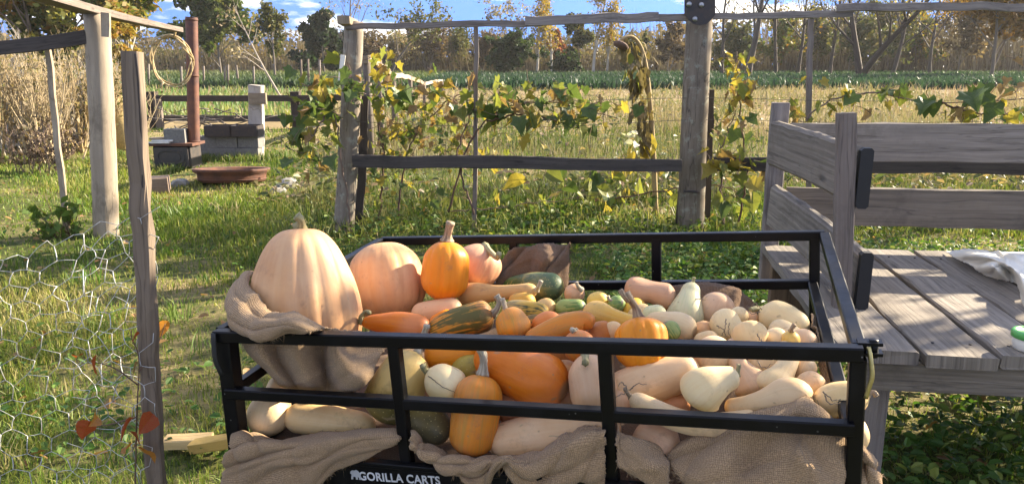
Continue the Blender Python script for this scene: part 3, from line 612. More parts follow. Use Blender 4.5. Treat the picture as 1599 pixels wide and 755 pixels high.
# ================================================================ CLOTH
def bicubic(G, nu, nv):
    G = np.asarray(G, float); A = np.array([catmull(r, nu) for r in G])
    return np.array([catmull(A[:, i], nv) for i in range(nu)]).transpose(1, 0, 2)
def cloth(name, rows, label, mat='burlap', nu=64, nv=40, wr=.006, wsc=28, seed=1, conv=None, fringe=(), cat='burlap', thick=.004, hem=True, folds=0, pleats=()):
    conv = conv or cw
    G = np.array([[conv(*p) for p in r] for r in rows]); Pg = bicubic(G, nu, nv)
    du = np.gradient(Pg, axis=1); dv = np.gradient(Pg, axis=0); Nn = np.cross(du, dv); Nn /= np.linalg.norm(Nn, axis=2)[..., None] + 1e-9
    Lu = np.linalg.norm(np.diff(Pg, axis=1), axis=2).sum(1).mean(); Lv = np.linalg.norm(np.diff(Pg, axis=0), axis=2).sum(0).mean()
    a, b = np.meshgrid(np.linspace(0, Lu, nu), np.linspace(0, Lv, nv))
    d = wr * fbm(a, b, seed, wsc) + wr * .45 * fbm(a * 1.0, b * 1.0, seed + 5, wsc * 3)
    rg = np.random.default_rng(seed)
    for k in range(folds):    # sharp creases running across the cloth
        th = rg.uniform(0, 3.14); c = rg.uniform(.1, .9) * (Lu * abs(math.cos(th)) + Lv * abs(math.sin(th))); q = a * math.cos(th) + b * math.sin(th) - c + .012 * fbm(a, b, seed + k + 20, 22)
        d += (.006 + wr) * rg.uniform(.6, 1.3) * np.exp(-(np.abs(q) / rg.uniform(.007, .016)) ** 1.3) * rg.choice([-1, 1]) * np.clip(fbm(a, b, seed + 50 + k, 10) + .6, 0, 1)
    for kx, ky, amp, sh in pleats:    # soft parallel folds, wandering and dying out
        ph = 2 * math.pi * (kx * a / Lu + ky * b / Lv) + 1.6 * fbm(a, b, seed + 80, 7); fd = np.clip(.55 + .8 * fbm(a, b, seed + 81, 9), 0, 1.2)
        d += amp * fd * ((1 - np.abs(np.sin(ph / 2))) ** sh - .35)
    if hem:
        e = np.minimum(np.minimum(a, Lu - a), np.minimum(b, Lv - b)); d += .004 * np.exp(-(e / .006) ** 2)
    Pg = Pg + Nn * d[..., None]
    edge_j = .0012
    for sl in (np.s_[0, :], np.s_[-1, :], np.s_[:, 0], np.s_[:, -1]): Pg[sl] += rg.normal(0, edge_j, Pg[sl].shape)
    k = nu; i, j = np.meshgrid(np.arange(nv - 1), np.arange(nu - 1), indexing='ij'); q = (i * k + j).ravel(); fc = np.stack([q, q + 1, q + k + 1, q + k], 1)
    uvv = np.stack([a, b], -1).reshape(-1, 2); ctr = Pg.reshape(-1, 3).mean(0)
    o = mesh_np(name, Pg.reshape(-1, 3), fc, mat, None, uvv[fc.ravel()], loc=ctr); props(o, label, cat)
    m = o.modifiers.new('thickness', 'SOLIDIFY'); m.thickness = thick; m.offset = 0
    # frayed threads along the named edges
    V, Fq = [], []
    for e in fringe:
        line = {'top': Pg[0], 'bottom': Pg[-1], 'left': Pg[:, 0], 'right': Pg[:, -1]}[e]; inn = {'top': Pg[2], 'bottom': Pg[-3], 'left': Pg[:, 2], 'right': Pg[:, -3]}[e]
        out = line - inn; out /= np.linalg.norm(out, axis=1)[:, None] + 1e-9; ln = catmull(line, len(line) * 5); on = catmull(out, len(line) * 5)
        for c, dd in zip(ln, on):
            dd = dd + rg.normal(0, .35, 3); L = rg.uniform(.003, .013); s = rg.normal(0, 1, 3); s = np.cross(dd, s); s /= np.linalg.norm(s); s *= .0007
            bnd = rg.normal(0, .3, 3) * L; n0 = len(V); V += [c - s, c + s, c + dd * L * .6 + s * .7 + bnd * .2, c + dd * L * .6 - s * .7 + bnd * .2, c + dd * L + bnd - [0, 0, L * .3]]; Fq += [(n0, n0 + 1, n0 + 2, n0 + 3), (n0 + 3, n0 + 2, n0 + 4)]
    if V: props(mesh_np('frayed_edge', np.array(V), Fq, mat, o), kind='stuff')
    return o
BG = 'burlap sacking laid in and over the cart'
cloth('burlap_sack', [
    [(394, 421, .24), (390, 448, .12), (416, 480, .06), (440, 486, .045), (466, 486, .04), (507, 513, .03)],
    [(376, 428, .23), (368, 458, .07), (398, 490, .005), (428, 497, -.012), (458, 499, -.02), (493, 514, -.015)],
    [(360, 452, .21), (353, 482, .04), (385, 511, -.035), (420, 508, -.048), (450, 508, -.05), (484, 517, -.035)],
    [(362, 480, .19), (360, 505, .03), (392, 526, -.04), (420, 527, -.052), (448, 515, -.042), (478, 519, -.03)],
    [(368, 500, .17), (374, 515, .03), (400, 532, -.03), (424, 531, -.045), (446, 517, -.03), (474, 519, -.02)]],
    'thick rolled burlap collar wrapped round the foot of the largest tan pumpkin', seed=3, wr=.003, wsc=16, folds=4, pleats=((.5, 3.2, .017, 1.6), (1.5, 1.2, .010, 1.5)), fringe=('bottom',), nu=80, nv=48)
cloth('burlap_sack', [
    [(372, 506, .06), (400, 506, .03), (430, 506, .06), (460, 507, .03), (490, 509, .055), (512, 512, .085), (530, 514, .05), (560, 518, .1), (606, 522, .16)],
    [(380, 540, .06), (405, 545, .015), (432, 547, .06), (458, 547, .015), (484, 546, .05), (507, 546, .095), (523, 543, .015), (548, 545, .09), (602, 540, .15)],
    [(402, 568, .06), (424, 574, .015), (446, 576, .055), (468, 575, .015), (490, 573, .045), (510, 571, .095), (530, 568, .005), (556, 567, .04), (592, 560, .11)],
    [(426, 590, .065), (444, 596, .025), (462, 598, .055), (480, 598, .025), (498, 598, .045), (514, 596, .08), (534, 592, .01), (562, 588, .008), (584, 580, .07)],
    [(440, 602, .09), (456, 606, .06), (472, 608, .07), (488, 609, .055), (503, 611, .06), (520, 612, .07), (541, 611, .035), (567, 600, .02), (580, 590, .06)],
    [(448, 600, .13), (462, 606, .11), (476, 609, .11), (490, 611, .1), (505, 613, .1), (522, 615, .1), (543, 614, .08), (566, 604, .06), (577, 595, .09)]],
    'burlap hanging in deep folds inside the left end below the big pumpkin', seed=9, wr=.003, wsc=20, folds=7, pleats=((1.2, 2.0, .006, 1.4),), nu=110, nv=60)
cloth('burlap_sack', [
    [(362, 683, .0), (385, 673, .025), (430, 684, .025), (480, 677, .035), (540, 669, .04), (624, 667, .03)],
    [(357, 696, -.04), (390, 690, -.045), (432, 692, -.045), (486, 690, -.04), (548, 680, -.035), (625, 680, -.02)],
    [(352, 715, -.05), (388, 714, -.055), (432, 712, -.06), (486, 716, -.05), (545, 699, -.042), (618, 694, -.024)],
    [(346, 738, -.05), (382, 738, -.06), (430, 734, -.062), (478, 738, -.045), (530, 714, -.045), (600, 702, -.026)],
    [(334, 785, -.06), (375, 790, -.06), (430, 785, -.06), (482, 770, -.05), (520, 738, -.035), (578, 712, -.026)]],
    'burlap draped over the front rim at the left end beside the white lettering', seed=14, wr=.003, wsc=20, folds=6, pleats=((2.2, 2.6, .024, 1.7), (5, -1.2, .012, 1.5)), fringe=('bottom', 'top'), nu=90, nv=52)
cloth('burlap_sack', [
    [(641, 667, .03), (662, 690, .035), (700, 706, .035), (745, 714, .03), (790, 712, .045), (850, 700, .055), (895, 673, .055), (947, 661, .045)],
    [(640, 678, -.02), (660, 702, -.03), (700, 715, -.03), (745, 720, -.025), (795, 722, -.025), (850, 712, -.02), (898, 688, -.03), (946, 676, -.02)],
    [(642, 690, -.035), (663, 714, -.04), (702, 726, -.045), (747, 731, -.03), (792, 716, -.045), (842, 730, -.04), (900, 715, -.045), (945, 706, -.03)],
    [(648, 698, -.03), (672, 720, -.04), (709, 736, -.045), (750, 745, -.03), (788, 720, -.06), (830, 752, -.035), (900, 742, -.045), (945, 738, -.03)],
    [(655, 705, -.026), (688, 727, -.03), (718, 746, -.04), (756, 762, -.03), (784, 736, -.04), (828, 768, -.03), (900, 760, -.034), (945, 762, -.03)]],
    'burlap hanging in a loop over the middle of the front rim between two posts', seed=23, wr=.003, wsc=22, folds=8, pleats=((3, 2.4, .018, 1.6), (7, 1.0, .014, 1.6)), fringe=('bottom', 'top'), nu=110, nv=48)
cloth('burlap_sack', [
    [(962, 655, .04), (974, 676, .03), (1000, 690, .03), (1032, 703, .06)],
    [(962, 680, -.01), (978, 698, -.02), (1004, 712, -.025), (1042, 735, .0)],
    [(963, 700, -.03), (982, 718, -.035), (1010, 734, -.035), (1048, 760, -.02)],
    [(964, 718, -.03), (988, 742, -.035), (1018, 765, -.035), (1055, 790, -.025)]],
    'narrow slack burlap edge just right of the third front post', seed=31, wr=.007, wsc=26, folds=5, fringe=('right', 'bottom'), nu=44, nv=40)
cloth('burlap_sack', [
    [(1052, 700, .07), (1077, 683, .065), (1126, 667, .075), (1180, 645, .075), (1225, 625, .085), (1256, 615, .085), (1287, 640, .075), (1322, 668, .065)],
    [(1046, 706, .04), (1079, 693, .035), (1126, 680, .04), (1180, 664, .035), (1226, 648, .03), (1252, 640, .035), (1290, 656, .03), (1322, 680, .04)],
    [(1044, 716, .025), (1082, 706, .02), (1126, 698, .02), (1176, 688, .028), (1226, 682, .018), (1250, 672, .026), (1268, 680, .012), (1322, 695, .03)],
    [(1052, 732, .0), (1088, 727, -.005), (1126, 724, -.01), (1173, 715, .012), (1226, 712, -.012), (1248, 704, -.025), (1268, 706, .005), (1322, 718, .01)],
    [(1064, 752, -.02), (1095, 748, -.03), (1130, 750, -.03), (1178, 746, -.02), (1230, 748, -.03), (1264, 742, -.035), (1290, 750, -.02), (1322, 758, -.01)],
    [(1072, 775, -.026), (1100, 772, -.035), (1134, 775, -.035), (1180, 772, -.03), (1232, 776, -.035), (1272, 772, -.04), (1296, 775, -.03), (1322, 778, -.02)]],
    'broad seamed burlap sack with a frayed left edge over the right front squash', seed=37, wr=.003, wsc=20, folds=8, pleats=((3.2, 1.0, .016, 1.6), (1.5, 2, .012, 1.5)), fringe=('left', 'top'), nu=120, nv=60)
cloth('burlap_sack', [
    [(1336, 690, .1), (1350, 698, .1), (1362, 708, .13)], [(1337, 712, .06), (1358, 716, .05), (1374, 730, .1)],
    [(1337, 735, .05), (1362, 738, .05), (1379, 748, .1)], [(1337, 775, .04), (1362, 778, .05), (1379, 785, .1)]],
    'bunched burlap bulging outside the right front corner post', seed=41, wr=.01, wsc=30, folds=5, fringe=('right',), nu=30, nv=36)
cloth('burlap_sack', [
    [(778, 410, .74), (800, 388, .77), (830, 381, .785), (860, 379, .785), (888, 378, .765)],
    [(776, 425, .7), (800, 412, .75), (832, 397, .76), (858, 402, .715), (889, 400, .75)],
    [(776, 440, .69), (803, 428, .73), (832, 416, .745), (852, 424, .69), (889, 420, .74)],
    [(775, 470, .66), (805, 462, .68), (835, 455, .68), (862, 458, .67), (888, 448, .72)]],
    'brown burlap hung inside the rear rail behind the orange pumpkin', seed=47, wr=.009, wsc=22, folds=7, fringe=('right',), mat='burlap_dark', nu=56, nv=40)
cloth('burlap_sack', [
    [(1048, 446, .75), (1075, 441, .775), (1105, 439, .785), (1140, 445, .785), (1165, 460, .775), (1187, 479, .755)],
    [(1048, 462, .72), (1075, 457, .74), (1105, 456, .745), (1140, 463, .745), (1162, 474, .74), (1184, 488, .73)],
    [(1048, 500, .66), (1075, 500, .66), (1105, 505, .66), (1140, 505, .66), (1162, 508, .66), (1182, 512, .68)]],
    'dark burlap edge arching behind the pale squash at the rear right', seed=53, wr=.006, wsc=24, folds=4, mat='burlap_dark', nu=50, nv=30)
cloth('burlap_sack', [
    [(1262, 492, .56), (1280, 540, .4), (1296, 590, .24), (1306, 640, .1)], [(1276, 503, .56), (1292, 548, .4), (1306, 595, .24), (1314, 640, .1)],
    [(1284, 516, .55), (1297, 560, .39), (1310, 604, .23), (1318, 648, .09)], [(1272, 545, .52), (1284, 590, .37), (1298, 630, .21), (1310, 670, .08)]],
    'grey brown burlap rolled along the inside of the right hand rails', seed=59, wr=.007, wsc=26, folds=4, nu=60, nv=24)
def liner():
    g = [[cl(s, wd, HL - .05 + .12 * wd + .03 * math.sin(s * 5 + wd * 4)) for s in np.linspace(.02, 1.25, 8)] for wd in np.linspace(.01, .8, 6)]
    cloth('dark_gap_liner', [[tuple(p) for p in r] for r in g], 'dark burlap lining added under the whole heap of squash to deepen the shade in its gaps', conv=lambda x, y, z: np.array([x, y, z]), mat='burlap_dark', seed=61, wr=.008, wsc=12, nu=60, nv=40)  # lining added in dark cloth so gaps in the heap look deeply shaded
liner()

# ================================================================ PUMPKINS AND SQUASH
SG = 'pumpkins and squash heaped in the cart'
def fruit(name, label, mat, axis, rad, ribs=None, stem=None, cap=.16, cap1=None, lump=.02, tendril=None, scar=False):
    """axis: (photo u, v, cart depth) points from blossom end to stem end; rad: radii along it in photo px"""
    A = np.array([cw(*a) for a in axis]); nr, ns = 40, (84 if ribs else 36)
    tt = .5 - .5 * np.cos(np.linspace(0, math.pi, nr)); dense = catmull(A, 161); dl = np.concatenate([[0], np.cumsum(np.linalg.norm(np.diff(dense, axis=0), axis=1))]); L = dl[-1]
    Pc = np.stack([np.interp(tt * L, dl, dense[:, k]) for k in range(3)], 1)
    rp = catmull(np.array(rad, float)[:, None], 101)[:, 0]; r = np.interp(tt, np.linspace(0, 1, 101), rp) * np.array([pxm(p) for p in Pc]) * (1.0 if 'upright' in label or 'argest' in label or 'second' in label else 1.055)
    cap1 = cap if cap1 is None else cap1
    def endc(t, e): x = np.clip(t / e, 0, 1); return np.sqrt(np.clip(1 - (1 - x) ** 2.2, 0, 1))
    r = r * endc(tt, cap) * endc(1 - tt, cap1); r = np.maximum(r, 2e-4)
    T, Aa, Bb = frames(Pc)
    sd = abs(hash(label)) % 9999 if False else sum(ord(c) * (i + 3) for i, c in enumerate(label)) % 9973
    rg = np.random.default_rng(sd); ph = rg.uniform(0, 6.28); th = np.linspace(0, 2 * math.pi, ns, endpoint=False)
    TH, TT = np.meshgrid(th, tt); mod = 1 + lump * (np.sin(2 * TH + 5 * TT + ph) + .7 * np.sin(3 * TH - 7 * TT + 2 * ph) + .5 * np.sin(TH + 9 * TT + ph * 3))
    mod += lump * .35 * fbm(TH * 1.0, TT * 9, sd % 97, 1.0) * np.sin(TH / 2) ** 2
    if ribs: mod += -ribs[1] * (1 - np.abs(np.sin(ribs[0] * TH / 2 + ph + .25 * np.sin(TT * 4 + ph) + .35 * np.sin(3 * TH + ph)))) ** 1.9 * (.75 + .35 * np.sin(2 * TH + 3 * ph)) * np.clip(np.sin(TT * math.pi) * 1.6, 0, 1)
    Rr = r[:, None] * mod
    Vv = Pc[:, None, :] + Rr[..., None] * (np.cos(TH)[..., None] * Aa[:, None, :] + np.sin(TH)[..., None] * Bb[:, None, :])
    # dimples where pumpkins sink round the stem and at the blossom end
    if ribs and ribs[1] > .03:
        din = np.exp(-((1 - tt) / .03) ** 1) * .10 * r.max(); Vv -= (din[:, None] * 1)[..., None] * T[:, None, :]
    i, j = np.meshgrid(np.arange(nr - 1), np.arange(ns), indexing='ij'); j2 = (j + 1) % ns
    q = np.stack([i * ns + j, i * ns + j2, (i + 1) * ns + j2, (i + 1) * ns + j], -1).reshape(-1, 4)
    uj = np.stack([j, j + 1, j + 1, j], -1).reshape(-1) / ns; ui = np.stack([i, i, i + 1, i + 1], -1).reshape(-1)
    uv = np.stack([uj, tt[ui]], 1)
    root = mesh_np(name, Vv.reshape(-1, 3), q, mat, None, uv, loc=Pc.mean(0)); props(root, label, 'pumpkin' if 'pumpkin' in name else 'squash', SG)
    if stem:
        pts, rr, sm = stem; base = Pc[-1] - T[-1] * r.max() * .06; k = 12
        Q = [base] + [cw(*p) for p in pts]; Pq = catmull(Q, 12); sp = pxm(base) * rr
        prof = np.interp(np.linspace(0, 1, 12), [0, .12, .35, .85, 1], [1.75, 1.25, .9, .95, 1.1])
        sec = [(sp * (1 + .2 * (i % 2 == 0) - .06) * math.cos(2 * math.pi * i / k), sp * (1 + .2 * (i % 2 == 0) - .06) * math.sin(2 * math.pi * i / k)) for i in range(k)]
        V, Fc, U = sweep(Pq, sec, scale=prof, jitter=sp * .05); mesh_np('stem', V, Fc, sm, root, U)
    if tendril:
        for tr in tendril:
            P = catmull([cw(*p) for p in tr], 14); P += rg.normal(0, .0012, P.shape); V, Fc, U = sweep(P, circ(.0011, 5), scale=np.linspace(1.3, .5, 14)); mesh_np('tendril', V, Fc, 'stem_dry', root, U)
    return root
def disc(name, label, mat, u, v, wd, r, tilt=(0, 1), elong=1.0, **k):
    """a plain roundish fruit: short axis along tilt (photo px direction)"""
    d = np.array(tilt, float); d /= np.linalg.norm(d); h = r * elong
    return fruit(name, label, mat, [(u - d[0] * h, v + d[1] * h, wd), (u, v, wd), (u + d[0] * h, v - d[1] * h, wd)], [r * .97, r, r * .97], cap=.5 / max(elong, .6) if elong > 1 else .5, **k)
BR, SI, GR, DR = 'stem_brown', 'stem_silver', 'stem_green', 'stem_dry'
P_, B_, Q_, Z_ = 'pumpkin', 'butternut_squash', 'squash', 'zucchini'
fruit(P_, 'largest tan pumpkin, tall and pear shaped, at the left end of the cart', 'skin_tan', [(484, 590, .2), (474, 470, .22), (468, 349, .27)], [62, 80, 88, 81, 64, 54], ribs=(14, .075), cap=.3, cap1=.27, lump=.008, stem=([(470, 346, .26), (468, 341, .255), (463, 337, .25)], 6.5, GR))
fruit(P_, 'second tan pumpkin, ribbed and rounded, beside the largest one', 'skin_pink', [(612, 504, .5), (604, 440, .52), (597, 375, .56)], [48, 59, 61, 54, 38], ribs=(13, .08), cap=.42, cap1=.3, lump=.01)
fruit(P_, 'upright bright orange pumpkin with a tall brown stem, highest on the heap', 'skin_orange', [(691, 469, .5), (696, 420, .51), (698, 374, .53)], [30, 36.5, 37, 35, 27], ribs=(11, .06), cap=.34, cap1=.3, lump=.008, stem=([(700, 362, .53), (704, 347, .53)], 6.5, BR))
fruit(P_, 'round tan pumpkin half hidden behind the upright orange pumpkin', 'skin_pink', [(728, 446, .64), (745, 414, .66), (757, 382, .68)], [32, 37, 38, 36, 30], ribs=(12, .025), cap=.5, cap1=.45, stem=([(775, 402, .6), (779, 396, .58)], 4, GR))
fruit(Q_, 'buff long necked squash lying under the upright orange pumpkin', 'skin_buff', [(717, 461, .56), (745, 459, .55), (790, 456, .54), (838, 453, .53)], [18, 18, 12, 11.5, 14], cap=.14, stem=([(841, 447, .52), (845, 438, .52)], 3.2, SI))
fruit(Z_, 'dark green zucchini with a whitish end at the back by the brown burlap', 'skin_green', [(786, 452, .68), (825, 447, .66), (878, 448, .63)], [15, 18, 21, 21, 20], cap=.2, lump=.012)
fruit(B_, 'pale tan squash directly beneath the upright orange pumpkin', 'skin_blush', [(643, 492, .44), (680, 486, .45), (722, 480, .47)], [17, 19, 17], cap=.22)
fruit(Q_, 'long orange squash with a pale tip against the largest tan pumpkin', 'skin_orange', [(672, 512, .26), (620, 506, .25), (583, 503, .24), (563, 503, .23)], [17, 20, 19, 14, 10], cap=.16, cap1=.2, stem=([(563, 494, .22), (572, 486, .22), (577, 488, .21)], 3, GR))
fruit(Q_, 'orange squash streaked dark green with a curved silver stem', 'skin_striped', [(668, 522, .28), (715, 503, .3), (770, 490, .33)], [16, 21, 24, 24], cap=.16, stem=([(776, 482, .32), (780, 470, .32), (775, 461, .32)], 4.4, SI))
fruit(Q_, 'amber squash tinged green with an upright silver stem', 'skin_amber', [(808, 530, .26), (801, 508, .28), (791, 487, .31)], [24, 27, 24, 18], cap=.36, cap1=.28, stem=([(788, 478, .31), (784, 466, .31)], 4.2, SI))
fruit(Q_, 'dark green squash with ragged orange stripes behind the silver stems', 'skin_darkstripe', [(785, 484, .42), (820, 488, .41), (857, 494, .4)], [14, 18, 19, 17], cap=.2, lump=.015)
disc(Q_, 'small shiny yellow and white squash in the middle of the heap', 'skin_buff', 852, 480, .44, 14, (1, .3), 1.1)
fruit(Q_, 'small bright green squash with a woody stem in the middle', 'skin_lime', [(867, 481, .44), (890, 481, .44), (914, 480, .43)], [12, 14, 13], cap=.26, stem=([(921, 478, .42), (926, 473, .42)], 3.2, SI))
fruit(Q_, 'small pinkish squash with a stub stem by the rear rail', 'skin_blush', [(885, 462, .62), (897, 458, .61), (908, 452, .6)], [12, 15, 11], cap=.35, stem=([(902, 446, .59), (900, 440, .59)], 3, SI))
disc(Q_, 'little yellow squash peeping out above the crookneck', 'skin_yellow', 934, 471, .53, 15, (1, .2), 1.15)
fruit(Q_, 'yellow crookneck with a round sunlit head left of the stemmed pumpkin', 'skin_yellow', [(916, 488, .4), (936, 491, .38), (965, 499, .36), (1000, 508, .35)], [18, 20, 15, 13.5, 13], cap=.18)
fruit(Q_, 'tiny striped green squash with a grey stem at the back centre', 'skin_lime', [(950, 478, .52), (962, 474, .52), (974, 472, .51)], [9, 12, 10], cap=.35, stem=([(953, 468, .51), (949, 462, .51)], 2.6, SI))
disc(Q_, 'golden squash under the waisted tan butternut', 'skin_yellow', 990, 484, .54, 19, (1, .1), 1.05)
fruit(P_, 'orange pumpkin with a forked woody stem right of centre', 'skin_orange', [(1004, 580, .2), (1002, 535, .22), (997, 494, .25)], [32, 38, 39, 38, 28], ribs=(10, .1), cap=.34, cap1=.3, lump=.01, stem=([(992, 480, .25), (984, 466, .24), (978, 457, .24)], 6, BR))
rod('stem', [cw(981, 470, .235), cw(973, 460, .23), (cw(969, 452, .23))], .006, 'stem_brown', bpy.data.objects[P_ + '.004'] if P_ + '.004' in bpy.data.objects else None, k=8)
disc(Q_, 'orange squash behind the slim amber one in the centre', 'skin_orange', 855, 509, .32, 22, (1, .35), 1.1)
fruit(Q_, 'slim amber squash with a pale pointed tip above the front rail', 'skin_amber', [(822, 536, .24), (865, 516, .25), (910, 502, .27), (926, 509, .265)], [15, 18, 19, 13], cap=.14, cap1=.12)
fruit(Q_, 'greenish yellow squash with a hooked cream stem behind the front rail', 'skin_amber', [(905, 566, .17), (904, 538, .19), (901, 516, .21)], [20, 24, 20], cap=.4, stem=([(897, 520, .2), (893, 514, .19), (897, 517, .18)], 4, SI))
disc(Q_, 'rusty orange squash between the crookneck and the stemmed pumpkin', 'skin_rust', 940, 524, .3, 22, (1, .1), 1.05)
disc(Q_, 'dark rust coloured squash low behind the front rail', 'skin_rust', 867, 552, .27, 25, (1, .1), 1.05)
fruit(Q_, 'biggest bright orange squash, lying slantwise in front', 'skin_orange', [(884, 611, .12), (850, 596, .135), (800, 575, .16), (745, 552, .19)], [38, 42, 39, 33, 28], cap=.24, lump=.012)
fruit(Q_, 'smooth orange squash behind the small cream one with a green seam', 'skin_orange', [(664, 555, .22), (705, 552, .23), (752, 548, .25)], [22, 27, 25], cap=.2)
fruit(Q_, 'tan brown squash tucked behind the biggest orange squash', 'skin_pink', [(885, 636, .19), (882, 600, .2), (872, 562, .22)], [26, 32, 28], cap=.36)
fruit(Z_, 'big speckled green and tan zucchini leaning at the left front', 'skin_speckle', [(596, 652, .1), (622, 602, .12), (652, 550, .17)], [36, 41, 37, 27], cap=.22, cap1=.22, lump=.015, stem=([(661, 524, .19), (667, 508, .19)], 4.6, SI))
fruit(Q_, 'small cream squash with a green seam and grey stem pointing left', 'skin_ivory', [(724, 616, .1), (694, 598, .1), (668, 580, .11)], [22, 28, 26, 17], cap=.28, cap1=.3, stem=([(663, 577, .1), (660, 570, .095)], 4.6, GR), tendril=[[(670, 586, .075), (690, 602, .055), (712, 613, .06)]])
disc(Z_, 'dark green squash behind the upright amber one', 'skin_green', 733, 580, .2, 27, (1, .2), 1.05)
fruit(Q_, 'upright oblong amber squash with a silver stem, standing against the middle rail', 'skin_amber', [(735, 706, .055), (742, 650, .06), (754, 582, .1)], [32, 37, 38, 37, 28], ribs=(10, .05), cap=.22, cap1=.22, lump=.012, stem=([(755, 568, .1), (755, 556, .1), (751, 545, .1)], 6.3, SI))
fruit(Z_, 'dark green squash low at the front left of the upright amber one', 'skin_olive', [(694, 690, .08), (676, 665, .09), (650, 630, .13)], [24, 29, 27], cap=.3)
fruit(B_, 'pink cream butternut lying lowest at the middle front', 'skin_blush', [(767, 694, .08), (810, 686, .08), (880, 676, .09), (970, 668, .1)], [29, 32, 33, 36], cap=.16)
fruit(B_, 'pale pink butternut standing behind the third post', 'skin_blush', [(930, 648, .1), (925, 600, .12), (914, 552, .15)], [31, 35, 33, 25], cap=.34, cap1=.32, stem=([(914, 562, .1), (914, 566, .085)], 5, GR))
fruit(B_, 'pale butternut in the lower left corner with its blossom end outward', 'skin_ivory', [(412, 681, .06), (418, 655, .08), (431, 622, .13), (440, 590, .18)], [28, 33, 21, 15], cap=.3, cap1=.12)
fruit(B_, 'long cream squash lying low at the left behind the sacking', 'skin_cream', [(446, 650, .1), (490, 654, .1), (535, 660, .1), (585, 668, .1)], [21, 24, 23, 20], cap=.18)
disc(B_, 'tan squash just showing beneath the hanging burlap at left', 'skin_blush', 497, 637, .17, 15, (1, -.1), 2.0)
disc(B_, 'pinkish squash behind the small cream one with a green seam', 'skin_pink', 655, 622, .17, 26, (0, 1), 1.2)
fruit(Q_, 'orange squash glimpsed below the dark streaked one', 'skin_orange', [(672, 512, .36), (690, 503, .37), (712, 494, .38)], [13, 16, 14], cap=.3)
# ---- right-hand end
fruit(B_, 'waisted tan butternut with a pale scar lying highest by the rear rail', 'skin_pink', [(1056, 464, .6), (1040, 463, .6), (1012, 455, .6), (975, 455, .6)], [19, 20, 17, 22, 20], cap=.16, cap1=.2)
fruit(B_, 'pale green pear shaped squash standing at the back', 'skin_palegreen', [(1068, 512, .56), (1071, 488, .57), (1078, 458, .61), (1082, 441, .63)], [24, 28, 22, 15.5, 13], cap=.22, cap1=.2, stem=([(1083, 437, .63), (1084, 433, .63)], 2.6, GR), tendril=[[(1080, 468, .57), (1092, 466, .56), (1103, 469, .56)]])
disc(B_, 'round pinkish squash in front of the arched dark burlap', 'skin_blush', 1119, 484, .6, 26, (.4, 1), 1.05)
disc(B_, 'pale squash end between the stemmed pumpkin and the pear shaped one', 'skin_palegreen', 1022, 492, .5, 16, (1, .2), 1.2)
fruit(B_, 'cream butternut with a sunlit bulb behind the small green squash', 'skin_ivory', [(1086, 518, .4), (1068, 512, .41), (1040, 504, .43), (1010, 500, .45)], [19, 21, 16, 14], cap=.22)
disc(Q_, 'little round green squash showing its blossom scar', 'skin_lime', 1045, 517, .34, 17, (.5, -1), .95)
fruit(B_, 'cream butternut overgrown with dry black tendrils', 'skin_ivory', [(1145, 534, .42), (1136, 512, .44), (1124, 488, .48)], [17, 21, 22, 17], cap=.32, tendril=[[(1120, 508, .38), (1130, 515, .37), (1136, 528, .37)], [(1134, 498, .39), (1132, 512, .37), (1126, 526, .37)], [(1140, 504, .39), (1137, 516, .38), (1142, 530, .37)]])
disc(B_, 'round cream neck end beside the tendrilled butternut', 'skin_ivory', 1153, 494, .53, 14, (.5, 1), 1.1)
fruit(B_, 'round sunlit cream butternut in the centre of the right end', 'skin_cream', [(1178, 544, .32), (1172, 528, .33), (1166, 508, .36)], [22, 27, 22], cap=.42, tendril=[[(1182, 522, .27), (1188, 530, .26), (1192, 534, .27)]])
fruit(B_, 'fat ivory squash with a dry vine end in the far right corner', 'skin_ivory', [(1262, 517, .5), (1240, 508, .52), (1208, 494, .56), (1186, 484, .58)], [20, 23, 27, 25, 14], cap=.24, stem=([(1181, 482, .57), (1172, 484, .56)], 4.5, GR), tendril=[[(1190, 484, .53), (1180, 474, .53), (1172, 478, .53)], [(1186, 486, .53), (1176, 490, .53), (1168, 486, .53)]])
disc(B_, 'small orange tinted squash in front of the dry vine end', 'skin_blush', 1172, 497, .56, 11, (1, .1), 1.2)
disc(B_, 'small ivory squash between two round cream ones at right', 'skin_ivory', 1212, 530, .38, 18, (1, .3), 1.1)
disc(B_, 'pinkish squash by the right hand rolled burlap', 'skin_blush', 1254, 536, .42, 21, (.2, 1), 1.05)
disc(Q_, 'small yellowish squash with a dry stem standing on the right', 'skin_yellow', 1234, 534, .36, 14, (.1, 1), 1.25, stem=([(1236, 513, .35), (1241, 506, .35)], 3, DR))
disc(B_, 'tan squash stub in front of the tendrilled butternut', 'skin_tan', 1098, 516, .46, 15, (1, .3), 1.1)
disc(B_, 'pinkish squash with one sunlit edge under the front top rail', 'skin_blush', 1114, 556, .26, 28, (.3, 1), 1.1)
fruit(B_, 'large long pinkish butternut lying across behind the front rails', 'skin_blush', [(952, 618, .16), (1000, 602, .17), (1050, 585, .19), (1092, 573, .21)], [29, 33, 30, 26], cap=.18)
fruit(B_, 'kidney shaped cream butternut with a green stem tip', 'skin_ivory', [(1081, 627, .1), (1099, 608, .1), (1125, 594, .115), (1153, 586, .13)], [29, 35, 28, 20, 15], cap=.26, cap1=.12, stem=([(1153, 575, .13), (1154, 569, .13)], 3, GR))
fruit(B_, 'slim pinkish butternut with an upright neck behind the kidney shaped one', 'skin_blush', [(1185, 622, .19), (1172, 595, .21), (1150, 565, .24), (1142, 548, .26)], [26, 29, 19, 14, 13], cap=.24, cap1=.12)
disc(B_, 'cream squash with a dark tendril behind the upright necks', 'skin_cream', 1196, 574, .26, 27, (-.4, 1), 1.15, tendril=[[(1184, 565, .2), (1195, 574, .19), (1206, 566, .2)]])
